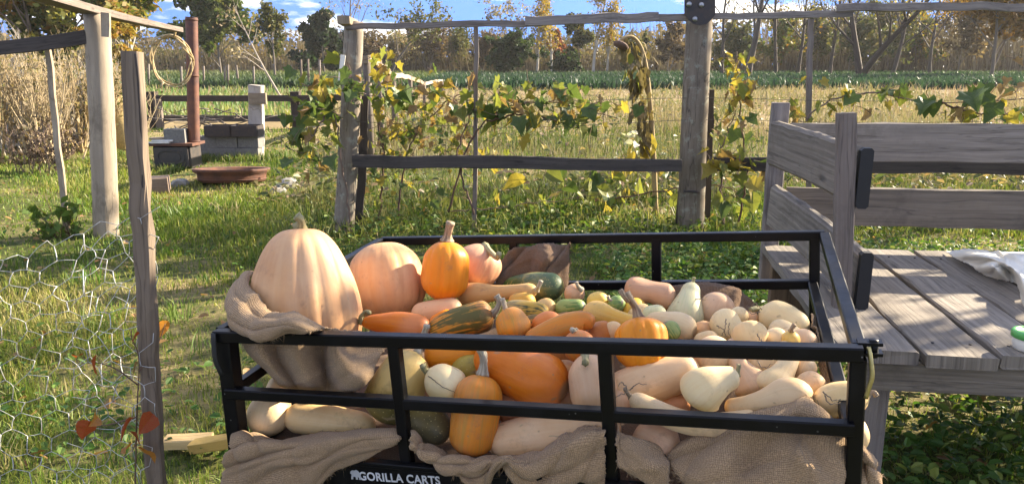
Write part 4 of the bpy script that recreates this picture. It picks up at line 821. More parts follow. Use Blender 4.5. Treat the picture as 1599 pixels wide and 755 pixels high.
fruit(B_, 'ivory butternut with a broad neck slanting up to the right', 'skin_ivory', [(1205, 622, .18), (1214, 595, .2), (1230, 568, .23), (1236, 552, .25)], [29, 31, 19, 15, 14], cap=.24, cap1=.12)
disc(B_, 'pale squash wedged behind the broad necked butternut', 'skin_cream', 1252, 580, .26, 21, (.4, 1), 1.15)
fruit(B_, 'small pinkish tan squash beside the rolled burlap', 'skin_blush', [(1282, 617, .17), (1266, 603, .19), (1248, 588, .21)], [18, 22, 17], cap=.34)
fruit(B_, 'long pale yellow crookneck curving along the middle rail', 'skin_yellow' if False else 'skin_ivory', [(1190, 660, .08), (1120, 664, .07), (1062, 656, .065), (1010, 634, .07), (984, 618, .075)], [21, 20, 18, 17, 14], cap=.1, stem=([(980, 613, .07), (976, 606, .065)], 3.2, DR), tendril=[[(980, 612, .06), (968, 616, .055), (958, 622, .06)], [(982, 608, .06), (994, 600, .055), (1010, 600, .06)], [(977, 604, .06), (970, 596, .06), (966, 602, .06)]])
fruit(B_, 'big cream butternut rising out of the frayed sack', 'skin_cream', [(1262, 640, .11), (1232, 622, .115), (1185, 630, .11), (1132, 638, .115)], [29, 32, 21, 15, 14], cap=.22, cap1=.1)
fruit(B_, 'pink squash low beneath the pale crookneck', 'skin_blush', [(1060, 706, .085), (1028, 694, .085), (990, 678, .1)], [30, 35, 29], cap=.32)
fruit(B_, 'tan squash poking out past the right corner post with a frayed stem', 'skin_cream', [(1270, 634, .11), (1310, 624, .12), (1356, 614, .13)], [22, 26, 21], cap=.28, stem=([(1364, 612, .13), (1369, 618, .125)], 4, DR), tendril=[[(1286, 612, .075), (1300, 624, .07), (1314, 622, .075)], [(1288, 618, .075), (1298, 630, .07), (1312, 628, .075)]])
fruit(B_, 'ivory squash low at the right corner behind the post', 'skin_ivory', [(1300, 690, .12), (1325, 676, .12), (1354, 668, .13)], [26, 30, 24], cap=.32)
disc(B_, 'tan squash end between the third post and the pale crookneck', 'skin_tan', 963, 632, .12, 20, (.3, 1), 1.1)
fruit(B_, 'orange tinted squash in the gap below the long pinkish butternut', 'skin_rust', [(1075, 650, .16), (1050, 640, .17), (1020, 640, .18)], [22, 26, 20], cap=.3)
fruit(B_, 'cream squash under the upright necks', 'skin_cream', [(1215, 655, .18), (1190, 645, .18), (1150, 640, .19)], [24, 28, 22], cap=.3)
fruit(Q_, 'orange squash deep in the gap behind the upright amber one', 'skin_rust', [(770, 640, .14), (800, 632, .15), (840, 640, .15)], [24, 28, 24], cap=.3)
# more of the heap showing in the gaps
disc(B_, 'cream squash end in the gap left of the pear shaped squash at the back', 'skin_cream', 1000, 492, .52, 17, (1, .2), 1.2)
disc(B_, 'small cream squash between the sunlit bulb and the dry tendrils', 'skin_cream', 1104, 534, .36, 17, (1, .4), 1.2)
disc(B_, 'tan squash low between the round cream one and the tendrilled butternut', 'skin_blush', 1148, 548, .32, 17, (.3, 1), 1.2)
fruit(B_, 'long pale butternut lying behind the fat ivory one in the far corner', 'skin_ivory', [(1205, 512, .5), (1225, 520, .47), (1262, 548, .42)], [16, 19, 21], cap=.24)
disc(B_, 'ivory squash showing under the small yellowish one', 'skin_ivory', 1222, 552, .33, 18, (1, .3), 1.2)
disc(Q_, 'mottled green and gold squash behind the amber pair in the middle', 'skin_striped', 880, 505, .4, 17, (1, .2), 1.3)
disc(Q_, 'green striped squash under the yellow crookneck', 'skin_darkstripe', 905, 498, .42, 15, (1, .3), 1.3)
disc(Q_, 'gold squash between the buff long neck and the striped green one', 'skin_yellow', 815, 472, .5, 15, (1, .1), 1.4)
disc(Q_, 'mottled orange squash behind the upright silver stem', 'skin_striped', 832, 508, .36, 17, (1, .3), 1.2)
disc(B_, 'pale squash between the crookneck neck and the orange stemmed pumpkin', 'skin_cream', 957, 520, .3, 15, (.2, 1), 1.2)

# ================================================================ GREY BENCH at right
def bench():
    zb = .58; t = thing('wooden_bench', (1.7, 2.5, 0), 'weathered grey plank bench with board rails at its back and left end', 'bench')
    d = np.array([.146, 1, 0]); d /= np.linalg.norm(d); r = np.array([d[1], -d[0], 0])
    sx = lambda k, Y: 1.202 + .147 * (Y - 2.48) + (k - 1) * .1955
    fy = lambda x: 1.955 - .146 * (x - 1.0); by = lambda x: 3.19 - .146 * (x - 1.2)
    for k in range(0, 8):
        m = lambda Y: (sx(k, Y) + sx(k + 1, Y)) / 2
        y0, y1 = fy(m(1.9)) + rng.uniform(-.012, .02), by(m(3.1)) + rng.uniform(-.02, .02)
        wd = .1955 - rng.uniform(.008, .018) + (.03 if k == 0 else 0); sh = -.018 if k == 0 else 0
        zo = zb - .018 + rng.uniform(-.003, .005)
        board('plank', [(m(y0) + sh, y0, zo), (m((y0 + y1) / 2) + sh + rng.normal(0, .002), (y0 + y1) / 2, zo + rng.normal(0, .003)), (m(y1) + sh, y1, zo)], .036, wd, (0, 0, 1), 'grey_wood', t, n=11, jitter=.0018, ch=.005)
    x0, x1 = .96, 2.5
    board('apron', [(x0, fy(x0) + .05, zb - .036 - .045), (x1, fy(x1) + .05, zb - .036 - .045)], .088, .035, (0, 0, 1), 'grey_wood', t, n=9)
    board('apron', [(x0 + .17, by(x0) - .06, zb - .036 - .045), (x1 + .17, by(x1) - .06, zb - .036 - .045)], .088, .035, (0, 0, 1), 'grey_wood', t, n=9)
    board('apron', [(1.06, 2.05, zb - .081), (1.19, 3.06, zb - .081)], .088, .035, (0, 0, 1), 'grey_wood', t, n=5)
    for x, y, w_, th in ((1.045, fy(1.02) + .115, .09, .09), (1.165, 3.06, .16, .045), (2.35, fy(2.35) + .115, .09, .09), (2.5, by(2.5) - .13, .09, .09)):
        board('leg', [(x, y, -.02), (x, y, zb - .04)], w_, th, r, 'brown_board' if th < .05 else 'rail_wood', t, n=6)
    # rear post, front stake, end boards, back boards
    a, b = at(1219, 160, 3.235), at(1222, 470, 3.235); a0 = a.copy(); b0 = np.array([a[0] + .0, a[1], .42]); board('post', [a0, b0], .07, .045, r, 'rail_wood', t, n=8)
    a = at(1322, 176, 2.34); b = at(1317, 482, 2.34); b[2] -= .1; board('stake', [a, b], .055, .034, r, 'stake_wood' if False else 'rail_wood', t, n=9)
    def endb(v0a, v0b, v1a, v1b):
        P0, P1 = (at(1208, v0a, 3.2) + at(1208, v0b, 3.2)) / 2, (at(1346, v1a, 2.34) + at(1346, v1b, 2.34)) / 2
        h = .165; P0 = P0 + np.array([.0, 0, 0]); mid = (P0 + P1) / 2 + np.array([.012, 0, 0])
        V, Fc, U = sweep(catmull([P0, mid, P1], 13), rect(h + .02, .042, .012), up=(0, 0, 1), jitter=.0015); mesh_np('end_board', V, Fc, 'grey_wood', t, U, smooth=False)
        e = P1 - (P1 - P0) / np.linalg.norm(P1 - P0) * -.004     # end grain block painted black for the deep shade on it
        V, Fc, U = sweep(np.array([P1 + d * -.001, P1 - d * .03]), rect(h + .022, .038, .008), up=(0, 0, 1)); mesh_np('end_shade', V, Fc, 'rubber_and_shade_black', t, U, smooth=False)
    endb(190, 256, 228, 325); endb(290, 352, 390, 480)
    for (v0a, v0b), (v1a, v1b), uu in (((192, 250), (183, 243), 1232), ((292, 349), (289, 347), 1226)):
        P0 = (at(uu, v0a, 3.2) + at(uu, v0b, 3.2)) / 2; h = at(uu, v0a, 3.2)[2] - at(uu, v0b, 3.2)[2]
        P1 = P0 + r * 1.75; P1[2] = P0[2] + .004
        board('back_board', [P0, (P0 + P1) / 2 + np.array([0, 0, .003]), P1], h, .03, (0, 0, 1), 'grey_wood', t, n=15, jitter=.0016)
    board('post', [P0 + r * 1.6 + d * .04 + np.array([0, 0, .45]), P0 + r * 1.6 + d * .04 - np.array([0, 0, .75])], .07, .045, r, 'rail_wood', t, n=5)
    # nail heads
    for k in range(1, 7):
        for yy in (2.03, 3.05):
            for q in (.25, .75):
                x = sx(k, yy) + .1955 * q; y = yy - .146 * (x - 1.1)
                V, Fc, U = lathe([(.0005, .0015), (.004, .0012), (.0045, 0), (.004, -.002)], (x, y, zb + .004), k=8); o = mesh_np('nail', V, Fc, 'black_iron', t, U)
    return zb
ZB = bench()
def on_bench():
    g3 = lambda u, v, z: gnd(u, v, z)
    cloth('plastic_bag', [
        [(1476, 392, .592), (1508, 389, .62), (1545, 391, .635), (1582, 392, .645), (1640, 394, .65)],
        [(1492, 403, .60), (1528, 398, .655), (1562, 402, .64), (1592, 402, .675), (1640, 405, .67)],
        [(1512, 412, .605), (1545, 406, .64), (1570, 412, .665), (1596, 418, .655), (1640, 424, .68)],
        [(1528, 423, .595), (1552, 416, .645), (1578, 424, .62), (1600, 442, .665), (1640, 455, .67)],
        [(1550, 434, .587), (1572, 438, .595), (1588, 444, .592), (1604, 490, .60), (1640, 505, .6)]],
        'crumpled thin white plastic bag lying on the grey planks at the edge', 'plastic_white', 60, 44, .004, 16, 71, g3, (), 'bag', .0015, False, 6)
    c = gnd(1606, 545, .583); t = thing('lidded_tub', c, 'small white tub with a bright green lid on the bench edge', 'tub')
    V, Fc, U = lathe([(.001, 0), (.036, 0), (.04, .004), (.043, .04), (.001, .04)], c, k=24); mesh_np('tub_body', V, Fc, 'plastic_white', t, U)
    V, Fc, U = lathe([(.044, .034), (.047, .036), (.047, .05), (.043, .054), (.034, .0545), (.033, .052), (.001, .052)], c, k=24); mesh_np('lid', V, Fc, 'green_plastic', t, U)
on_bench()

# ================================================================ TRELLIS AND ARBOUR
def trellis():
    Y0 = 6.12; t = thing('trellis_fence', (gnd(800, 362)[0], Y0, 0), 'weathered wooden trellis of two round posts and dark rails across the view', 'trellis')
    def post(u0, v0, u1, v1, rpx, Y, mat):
        a, b = at(u0, v0, Y), at(u1, v1, Y); b = b + (b - a) / abs((b - a)[2]) * .12; r = rpx * pxm(a)
        P = catmull([a, (a + b) / 2 + rng.normal(0, .012, 3), b], 26); P[1:-1, :2] += rng.normal(0, .0012, (24, 2))
        sec = [(r * (1 + .035 * math.sin(3 * x + u0) + .02 * math.sin(7 * x)) * math.cos(x), r * (1 + .035 * math.sin(3 * x + u0) + .02 * math.sin(7 * x)) * math.sin(x)) for x in np.linspace(0, 2 * math.pi, 24, endpoint=False)]
        V, Fc, U = sweep(P, sec, scale=np.linspace(.94, 1.05, 26), jitter=.0012); return mesh_np('post', V, Fc, mat, t, U)
    post(553, 34, 537, 362, 16, Y0, 'post_wood'); post(1095, -34, 1078, 362, 21, Y0 + .05, 'post_wood')
    def rail(name, pts, hpx, th, mat, Y, n=13, wob=.004):
        P = [at(u, v, Y) for u, v in pts]; board(name, P, hpx * pxm(P[0]), th, (0, 0, 1), mat, t, n=n, wob=wob, jitter=.002)
    rail('top_rail', [(541, 42), (690, 39), (834, 37)], 9, .04, 'rail_wood', Y0 - .11)
    rail('top_rail', [(820, 33), (925, 30), (1028, 26)], 14, .045, 'rail_wood', Y0 - .16)
    rail('top_rail', [(1024, 28), (1050, 27.5), (1076, 27)], 11, .04, 'rail_wood', Y0 - .11, n=4)
    rail('top_rail', [(1114, 26), (1220, 24), (1330, 21)], 10, .04, 'rail_wood', Y0 - .11)
    rail('top_rail', [(1308, 13), (1460, 11), (1700, 13)], 12, .045, 'rail_wood', Y0 - .16)
    rail('lower_rail', [(551, 252), (800, 254), (1064, 258)], 19, .04, 'dark_wood', Y0 - .2)
    rail('lower_rail', [(1108, 256), (1350, 259), (1720, 263)], 21, .04, 'dark_wood', Y0 - .21)
    P = [at(536, 31, 5.86), at(557, 42, 6.5)]; board('beam_end', P, .06, .09, (0, 0, 1), 'pale_post', t, n=4)
    def stake(pts, wpx, Y, mat='rail_wood'):
        P = [at(u, v, Y) for u, v in pts]; b = P[-1] + (P[-1] - P[0]) / abs((P[-1] - P[0])[2]) * .1; board('stake', P[:-1] + [b], wpx * pxm(P[0]), .025, (1, 0, 0), mat, t, n=9, wob=.003)
    stake([(743, 42), (742, 200), (740, 338)], 7, Y0 - .05); stake([(1267, 30), (1264, 120), (1262, 345)], 8, Y0 + .0)
    stake([(569, 150), (566, 250), (559, 345)], 13, Y0 + .2, 'dark_wood'); stake([(1110, 140), (1107, 250), (1102, 365)], 11, Y0 + .2, 'dark_wood'); stake([(1076, 200), (1067, 280), (1056, 365)], 10, Y0 + .14, 'dark_wood')
    # riveted black plate at the head of the right post
    out = [(-24, -24), (24, -24), (24, 6), (18, 14), (10, 21), (0, 23), (-10, 21), (-18, 14), (-24, 6)]
    q = Y0 - .17; A = np.array([at(1093 + a, 17 + b, q) for a, b in out]); n = len(out); Bk = A + np.array([0, .012, 0])
    mesh_np('plate', np.vstack([A, Bk]), [tuple(range(n)), tuple(range(2 * n - 1, n - 1, -1))] + [(i, n + i, n + (i + 1) % n, (i + 1) % n) for i in range(n)], 'black_iron', t, smooth=False)
    for du, dv in ((-17, -10), (2, -9), (-8, 13)):
        V, Fc, U = lathe([(.021, 0), (.019, .01), (.012, .016), (.001, .018)], at(1093 + du, 17 + dv, q - .001), (0, -1, 0), 12); mesh_np('bolt', V, Fc, 'steel', t, U)
    c = at(1079, 299, Y0 - .1); V, Fc, U = sweep(np.array([c - [.06, 0, -.005], c + [.07, .0, -.005]]), rect(.018, .02)); mesh_np('hook', V, Fc, 'black_iron', t, U)
    # white plate on the left post and slack wires
    a, b = at(536, 86, Y0 - .12), at(531, 126, Y0 - .12); board('marker_strip', [a, b], .035, .008, (1, 0, 0), 'plastic_white', t, n=2)
    for v0, v1 in ((149, 153), (190, 187)):
        P = catmull([at(550, v0, Y0 - .03), at(820, v0 + 9, Y0 - .03), at(1095, v1, Y0 - .03), at(1350, v1 + 5, Y0 - .03), at(1700, v1, Y0 - .03)], 40); V, Fc, U = sweep(P, circ(.0022, 5)); mesh_np('training_wire', V, Fc, 'thin_wire', t, U)
trellis()
def arbour():
    Y0 = 5.95; t = thing('grape_arbour', (gnd(165, 372)[0], Y0, 0), 'pale round arbour post with plank beams leading off at upper left', 'arbour')
    a, b = at(151, 22, Y0), at(165, 376, Y0); b[2] -= .1; r = 18.5 * pxm(a); P = catmull([a, (a + b) / 2 + [.008, 0, 0], b], 22)
    sec = [(r * (1 + .03 * math.sin(2 * x) + .02 * math.sin(5 * x)) * math.cos(x), r * (1 + .03 * math.sin(2 * x) + .02 * math.sin(5 * x)) * math.sin(x)) for x in np.linspace(0, 2 * math.pi, 24, endpoint=False)]
    V, Fc, U = sweep(P, sec, scale=np.linspace(.97, 1.03, 22), jitter=.0012); mesh_np('post', V, Fc, 'pale_post', t, U)
    board('beam', [at(30, -16, 4.5), at(165, 22, 6.3), at(277, 47, 9.3)], .055, .13, (0, 0, 1), 'rail_wood', t, n=11)
    board('crossbar', [at(-70, 82, 5.8), at(60, 69, 5.85), at(136, 58, 5.9)], .1, .05, (0, 0, 1), 'dark_wood', t, n=9)
    board('cleat', [at(165, 20, Y0 - .14), at(166, 58, Y0 - .14)], .06, .03, (1, 0, 0), 'pale_post', t, n=3)
    t2 = at(72, 62, 5.95), at(90, 230, 5.95), at(106, 366, 5.95); board('thin_stake', list(t2), .045, .025, (1, 0, 0), 'pale_post', t, n=9, wob=.006)
arbour()

# ================================================================ WIRE FENCE at lower left
def wire_fence():
    Y = 1.74; t = thing('wire_fence', (at(240, 700, Y)[0], Y, 0), 'chicken wire stapled to a split weathered stake at the left edge', 'fence')
    a, b = at(206, 80, Y), at(246, 770, Y - .02); b = b + (b - a) / abs((b - a)[2]) * (b[2] + .1); w_ = 27 * pxm(at(225, 400, Y))
    board('stake', [a, (a + b) / 2, b], w_, .03, (1, 0, 0), 'stake_wood', t, n=26, jitter=.0014, wob=.0015, ch=.004)
    P = [at(213, 84, Y - .0165), at(222, 240, Y - .0165), at(229, 400, Y - .0165), at(233, 520, Y - .0165)]; P = catmull(P, 22); P[:, 0] += rng.normal(0, .0012, 22)
    V, Fc, U = sweep(P, rect(.004, .004), scale=np.linspace(1.3, .4, 22), up=(1, 0, 0)); mesh_np('split', V, Fc, 'dark_wood', t, U)
    def net(name, ncol, nrow, u0, cwpx, slope0, slope1, v0, rowpx, Yb, noise, seed):
        rg = np.random.default_rng(seed); pts = {}
        def p(i, j):     # i column half-steps leftwards, j rows; zig-zag rows
            if (i, j) not in pts:
                u = u0 - i * cwpx / 2; z = (.30 if (i + j) % 2 else -.30) * rowpx * .5
                s = slope0 + (slope1 - slope0) * min(j / 9, 1)
                v = v0 + j * rowpx + z + s * (u0 - u) + 7 * math.sin(i * .5 + j * .8 + seed)
                uu = u + rg.normal(0, noise) + 5 * math.sin(j * .9 + i * .23); vv = v + rg.normal(0, noise * .8)
                pts[(i, j)] = at(uu, vv, Yb + rg.normal(0, .006) + .03 * math.sin(i * .37 + j * .5))
            return pts[(i, j)]
        parts = []
        def wire(A, B, r):
            m = (A + B) / 2 + rg.normal(0, .0014, 3); parts.append(sweep(catmull([A, m, B], 5), circ(r, 5)))
        for j in range(nrow):
            for i in range(ncol):
                if j > 0 or True: wire(p(i, j), p(i + 1, j), .00078)
                if (i + j) % 2 == 1 and j < nrow - 1: wire(p(i, j), p(i, j + 1), .00108)
        V, Fc, U = cat_parts(parts); mesh_np(name, V, Fc, 'wire_zinc', t, U)
    net('wire_mesh', 16, 14, 242, 44, .27, .06, 334, 33, Y - .035, 3.6, 3)
    net('wire_mesh', 7, 12, 240, 38, .33, .02, 352, 38, Y + .05, 5.0, 8)
wire_fence()

# ---- leaves
def leaf_mesh(name, kind, mat, seed):
    rg = np.random.default_rng(seed)
    if kind == 'grape': out = [(0, -.02), (.22, -.16), (.42, -.05), (.36, .16), (.55, .38), (.34, .46), (.26, .62), (.0, 1.0), (-.26, .62), (-.34, .46), (-.55, .38), (-.36, .16), (-.42, -.05), (-.22, -.16)]
    elif kind == 'oval': out = [(0, 0), (.2, .12), (.33, .34), (.32, .58), (.18, .82), (0, 1.02), (-.18, .82), (-.32, .58), (-.33, .34), (-.2, .12)]
    else: out = [(0, 0), (.1, .1), (.16, .35), (.1, .6), (.14, .8), (0, 1.0), (-.1, .75), (-.08, .5), (-.15, .3), (-.08, .1)]
    out = [(x + rg.normal(0, .025), y + rg.normal(0, .025)) for x, y in out]; curl = rg.uniform(.1, .5); fold = rg.uniform(.15, .5); tw = rg.uniform(-.4, .4)
    zz = lambda x, y: -curl * y * y * .6 + fold * abs(x) + tw * x * y + rg.normal(0, .03)
    mids = [(0, .3), (0, .6)]
    V = [(x, y, zz(x, y)) for x, y in mids + out]; n = len(out); k = 2; Fc = []
    for i in range(n):
        j = (i + 1) % n; m = 0 if (out[i][1] + out[j][1]) / 2 < .5 else 1; Fc.append((m, k + i, k + j))
    for s in (1, -1):
        c = [i for i in range(n)]
    half = [i for i in range(n - 1) if ((out[i][1] + out[i + 1][1]) / 2 < .5) != ((out[i + 1][1] + out[(i + 2) % n][1]) / 2 < .5)]
    for i in half: Fc.append((0, k + i + 1, 1))
    me = bpy.data.meshes.new(name); me.from_pydata(V, [], Fc); me.materials.append(MATS[mat]); me.update(); return me
LEAF = {}
def get_leaf(kind, mat):
    if (kind, mat) not in LEAF: LEAF[(kind, mat)] = [leaf_mesh('leaf', kind, mat, 100 + i + len(LEAF) * 7) for i in range(3)]
    return random.choice(LEAF[(kind, mat)])
def put_leaf(parent, p, size, kind, mat, hang=.6, name='leaf'):
    o = bpy.data.objects.new(name, get_leaf(kind, mat)); link(o, parent)
    d = Vector((random.gauss(0, .6), random.gauss(0, .6), -hang + random.gauss(0, .35))); d.normalize()
    q = d.to_track_quat('Y', 'Z') ; M = q.to_matrix().to_4x4() @ Matrix.Rotation(random.uniform(-1.2, 1.2), 4, 'Y')
    M = Matrix.Translation(Vector(p) - Vector(ploc(parent))) @ M @ Matrix.Diagonal((size * random.uniform(.85, 1.25), size, size, 1)); o.matrix_local = M; return o
def vine(label, cords, regions, name='grape_vine', cat='vine', rad=.008):
    b = at(*cords[0][0]); t = thing(name, (b[0], b[1], 0), label, cat)
    for c in cords:
        P = catmull([at(*p) for p in c], 30); P[1:-1] += rng.normal(0, .007, (28, 3)); V, Fc, U = sweep(P, circ(rad, 6), scale=np.linspace(1.2, .4, 30)); mesh_np('stem', V, Fc, 'vine_bark', t, U)
    for (u, v, su, sv, n, Y, sy, smin, smax, pal, kind) in regions:
        twig = []
        for i in range(n):
            uu, vv, yy = u + random.gauss(0, su), v + random.gauss(0, sv), Y + random.gauss(0, sy); p = at(uu, vv, yy)
            put_leaf(t, p, random.uniform(smin, smax), kind, random.choices(['leaf_green', 'leaf_lime', 'leaf_yellow', 'leaf_brown'], pal)[0])
            q = p + rng.normal(0, .05, 3); twig.append(sweep(catmull([p, (p + q) / 2 + rng.normal(0, .01, 3), q], 4), circ(.0025, 4)))
        V, Fc, U = cat_parts(twig); props(mesh_np('leaf_stalks', V, Fc, 'vine_bark', t, U), kind='stuff')
YM = (3, 5, 4, 2)
GRN, MIX_, YEL = (6, 2, 1.5, 1), (4, 4, 4, 1.2), (1, 4, 6, 2)
vine('green and yellow grape vine hanging over the left side of the left trellis post', [[(548, 355, 6.0), (530, 230, 5.9), (515, 160, 5.9), (470, 130, 5.8)], [(520, 165, 5.9), (495, 200, 5.85), (470, 250, 5.8)]],
     [(500, 150, 26, 22, 34, 5.85, .14, .09, .15, GRN, 'grape'), (488, 205, 22, 26, 24, 5.85, .14, .08, .14, MIX_, 'grape'), (465, 235, 14, 12, 8, 5.8, .1, .07, .12, MIX_, 'grape'), (545, 140, 10, 18, 8, 5.9, .05, .07, .11, GRN, 'grape')])
vine('dense yellowing grape vine right of the left trellis post', [[(590, 350, 6.35), (600, 250, 6.3), (590, 170, 6.3), (640, 140, 6.2)], [(620, 345, 6.4), (640, 230, 6.3), (690, 165, 6.2), (735, 140, 6.1)]],
     [(610, 140, 30, 14, 26, 6.15, .2, .08, .14, GRN, 'grape'), (635, 185, 46, 32, 120, 6.45, .25, .045, .09, YM, 'grape'), (600, 250, 28, 32, 60, 6.5, .25, .045, .09, YM, 'grape'), (690, 215, 38, 34, 70, 6.5, .25, .045, .085, YM, 'grape'), (588, 120, 12, 22, 14, 6.3, .1, .06, .12, YEL, 'grape')])
vine('grape vine with large green and gold leaves along the wire in the middle', [[(740, 335, 6.0), (715, 250, 6.05), (735, 180, 6.05), (760, 145, 6.0)], [(700, 330, 6.1), (730, 230, 6.0), (775, 175, 6.0), (860, 160, 6.0), (965, 185, 6.0)], [(760, 190, 6.0), (820, 178, 6.0), (905, 200, 6.0)]],
     [(770, 150, 28, 18, 22, 5.98, .1, .09, .15, MIX_, 'grape'), (850, 150, 44, 14, 30, 5.98, .1, .08, .14, GRN, 'grape'), (840, 185, 46, 12, 26, 5.98, .1, .08, .15, GRN, 'grape'), (910, 175, 40, 14, 22, 6.0, .1, .07, .13, MIX_, 'grape'), (700, 150, 24, 14, 16, 6.05, .1, .07, .13, MIX_, 'grape'), (760, 230, 30, 30, 24, 6.4, .2, .05, .1, YEL, 'grape')])
vine('yellow leaved vine climbing beside the right trellis post', [[(1150, 360, 6.0), (1165, 280, 6.0), (1155, 180, 6.0), (1150, 90, 6.05)], [(1130, 350, 6.0), (1125, 240, 6.0), (1150, 170, 6.0)]],
     [(1150, 110, 15, 16, 26, 6.05, .1, .05, .09, YEL, 'grape'), (1158, 150, 16, 18, 16, 6.0, .1, .07, .12, YEL, 'grape'), (1140, 185, 14, 16, 8, 5.98, .1, .09, .14, GRN, 'grape'), (1165, 255, 28, 16, 20, 5.85, .1, .08, .15, YEL, 'grape'), (1130, 225, 14, 26, 10, 5.95, .1, .07, .12, MIX_, 'grape'), (1108, 255, 6, 8, 3, 5.8, .03, .12, .16, (0, 0, 1, 0), 'grape')])
vine('sparse vine with big dark leaves trained above the bench back', [[(1235, 215, 5.9), (1290, 160, 5.9), (1360, 145, 5.9), (1470, 160, 5.9), (1700, 150, 5.9)], [(1470, 160, 5.9), (1540, 178, 5.9), (1620, 170, 5.9)]],
     [(1310, 155, 36, 14, 14, 5.9, .1, .06, .11, YEL, 'grape'), (1395, 148, 22, 10, 12, 5.9, .08, .07, .13, MIX_, 'grape'), (1455, 155, 9, 7, 4, 5.85, .05, .14, .19, (1, 0, 0, 0), 'grape'), (1548, 148, 12, 7, 4, 5.85, .05, .16, .22, (1, 0, 0, 0), 'grape'), (1500, 178, 30, 8, 10, 5.9, .1, .07, .12, YEL, 'grape'), (1585, 150, 12, 25, 14, 5.95, .1, .07, .12, YEL, 'grape'), (1245, 195, 12, 20, 10, 5.9, .1, .07, .13, MIX_, 'grape')], rad=.007)
vine('squash plants with pale green leaves along the foot of the lower rail', [[(700, 330, 6.4), (800, 322, 6.5), (960, 300, 6.6)], [(960, 310, 6.6), (1120, 290, 6.3), (1180, 320, 6.3)]],
     [(930, 285, 70, 14, 34, 6.7, .25, .12, .2, (2, 6, 3, .3), 'oval'), (1140, 305, 30, 18, 14, 6.2, .2, .12, .2, (3, 6, 2, 0), 'oval'), (720, 310, 60, 16, 22, 6.5, .2, .08, .15, (4, 4, 1, .5), 'oval')], 'squash_plant', 'plant', .006)
def sunflower():
    b = gnd(1024, 330); t = thing('dead_sunflower', (b[0], 6.6, 0), 'dead sunflower with a drooping brown head and hanging dry leaves', 'plant')
    P = catmull([at(1024, 335, 6.6), at(1020, 230, 6.6), at(1012, 130, 6.6), at(1003, 80, 6.6), at(988, 58, 6.55), at(970, 62, 6.5), at(966, 72, 6.5)], 40); V, Fc, U = sweep(P, circ(.022, 8), scale=np.linspace(1.1, .45, 40)); mesh_np('stalk', V, Fc, 'straw_vine', t, U)
    V, Fc, U = lathe([(.001, -.02), (.05, -.015), (.07, .0), (.06, .02), (.02, .03), (.001, .03)], at(970, 70, 6.48), (-.4, -.2, -.9), 14); mesh_np('seed_head', V * 1.0, Fc, 'vine_bark', t, U)
    for u, v, su, sv, n, pal in ((1002, 110, 8, 20, 20, 'leaf_dead'), (1000, 150, 9, 30, 34, 'leaf_dead'), (1008, 190, 8, 22, 22, 'leaf_dead'), (990, 120, 8, 22, 4, 'leaf_lime'), (1014, 228, 18, 12, 8, 'leaf_yellow'), (978, 64, 10, 5, 8, 'leaf_dead')):
        for i in range(n): put_leaf(t, at(u + random.gauss(0, su), v + random.gauss(0, sv), 6.58 + random.gauss(0, .06)), random.uniform(.09, .2), 'dry' if pal == 'leaf_dead' else 'oval', pal, 1.6)
    t = thing('white_bloom', at(988, 225, 6.4), 'crumpled white bloom among the dry stems below the sunflower', 'flower')
    for i in range(7): put_leaf(t, at(988 + random.gauss(0, 4), 214 + random.gauss(0, 5), 6.4 + random.gauss(0, .02)), random.uniform(.06, .1), 'oval', 'petal_white', .2, 'petal')
    P = catmull([at(990, 218, 6.4), at(995, 260, 6.45), gnd(998, 345)], 10); V, Fc, U = sweep(P, circ(.004, 5)); mesh_np('stem', V, Fc, 'straw_vine', t, U)
sunflower()
def red_seedling():
    b = at(208, 730, 1.68); t = thing('red_leaved_sapling', (b[0], b[1], 0), 'young woody vine with red and orange leaves twined in the chicken wire', 'plant')
    for c in ([(210, 790, 1.68), (214, 640, 1.68), (217, 560, 1.68), (206, 530, 1.68), (205, 515, 1.68)], [(214, 650, 1.68), (180, 660, 1.67), (150, 665, 1.66)], [(215, 600, 1.68), (180, 575, 1.67), (140, 562, 1.66)], [(217, 580, 1.68), (245, 540, 1.8), (258, 505, 1.8)], [(212, 690, 1.68), (206, 705, 1.67)]):
        P = catmull([at(*p) for p in c], 14); V, Fc, U = sweep(P, circ(.0017, 5), scale=np.linspace(1.2, .6, 14)); mesh_np('stem', V, Fc, 'vine_bark', t, U)
    for u, v, Y, s, m in ((150, 552, 1.66, .047, 'leaf_red'), (122, 556, 1.66, .036, 'leaf_red'), (140, 655, 1.65, .055, 'leaf_red'), (152, 652, 1.66, .055, 'leaf_orange'), (207, 650, 1.67, .06, 'leaf_red'), (203, 672, 1.67, .04, 'leaf_red'), (240, 645, 1.66, .055, 'leaf_red'), (215, 700, 1.66, .06, 'leaf_orange'), (196, 708, 1.66, .045, 'leaf_orange'), (262, 500, 1.82, .05, 'leaf_orange'), (216, 565, 1.7, .04, 'leaf_brown'), (218, 520, 1.7, .03, 'leaf_red')):
        put_leaf(t, at(u, v, Y), s, 'oval', m, .5)
red_seedling()
def yellow_board():
    a, b = gnd(256, 694, .02), gnd(366, 700, .05); t = thing('yellow_timber', (a + b) / 2, 'two short pieces of yellow timber lying on the grass left of the cart', 'timber')
    board('timber_piece', [gnd(258, 690, .03), gnd(330, 687, .04)], .035, .06, (0, 0, 1), 'yellow_wood', t, n=4)
    board('timber_piece', [gnd(300, 697, .035), gnd(372, 685, .075)], .04, .05, (0, 0, 1), 'yellow_wood', t, n=4)
yellow_board()

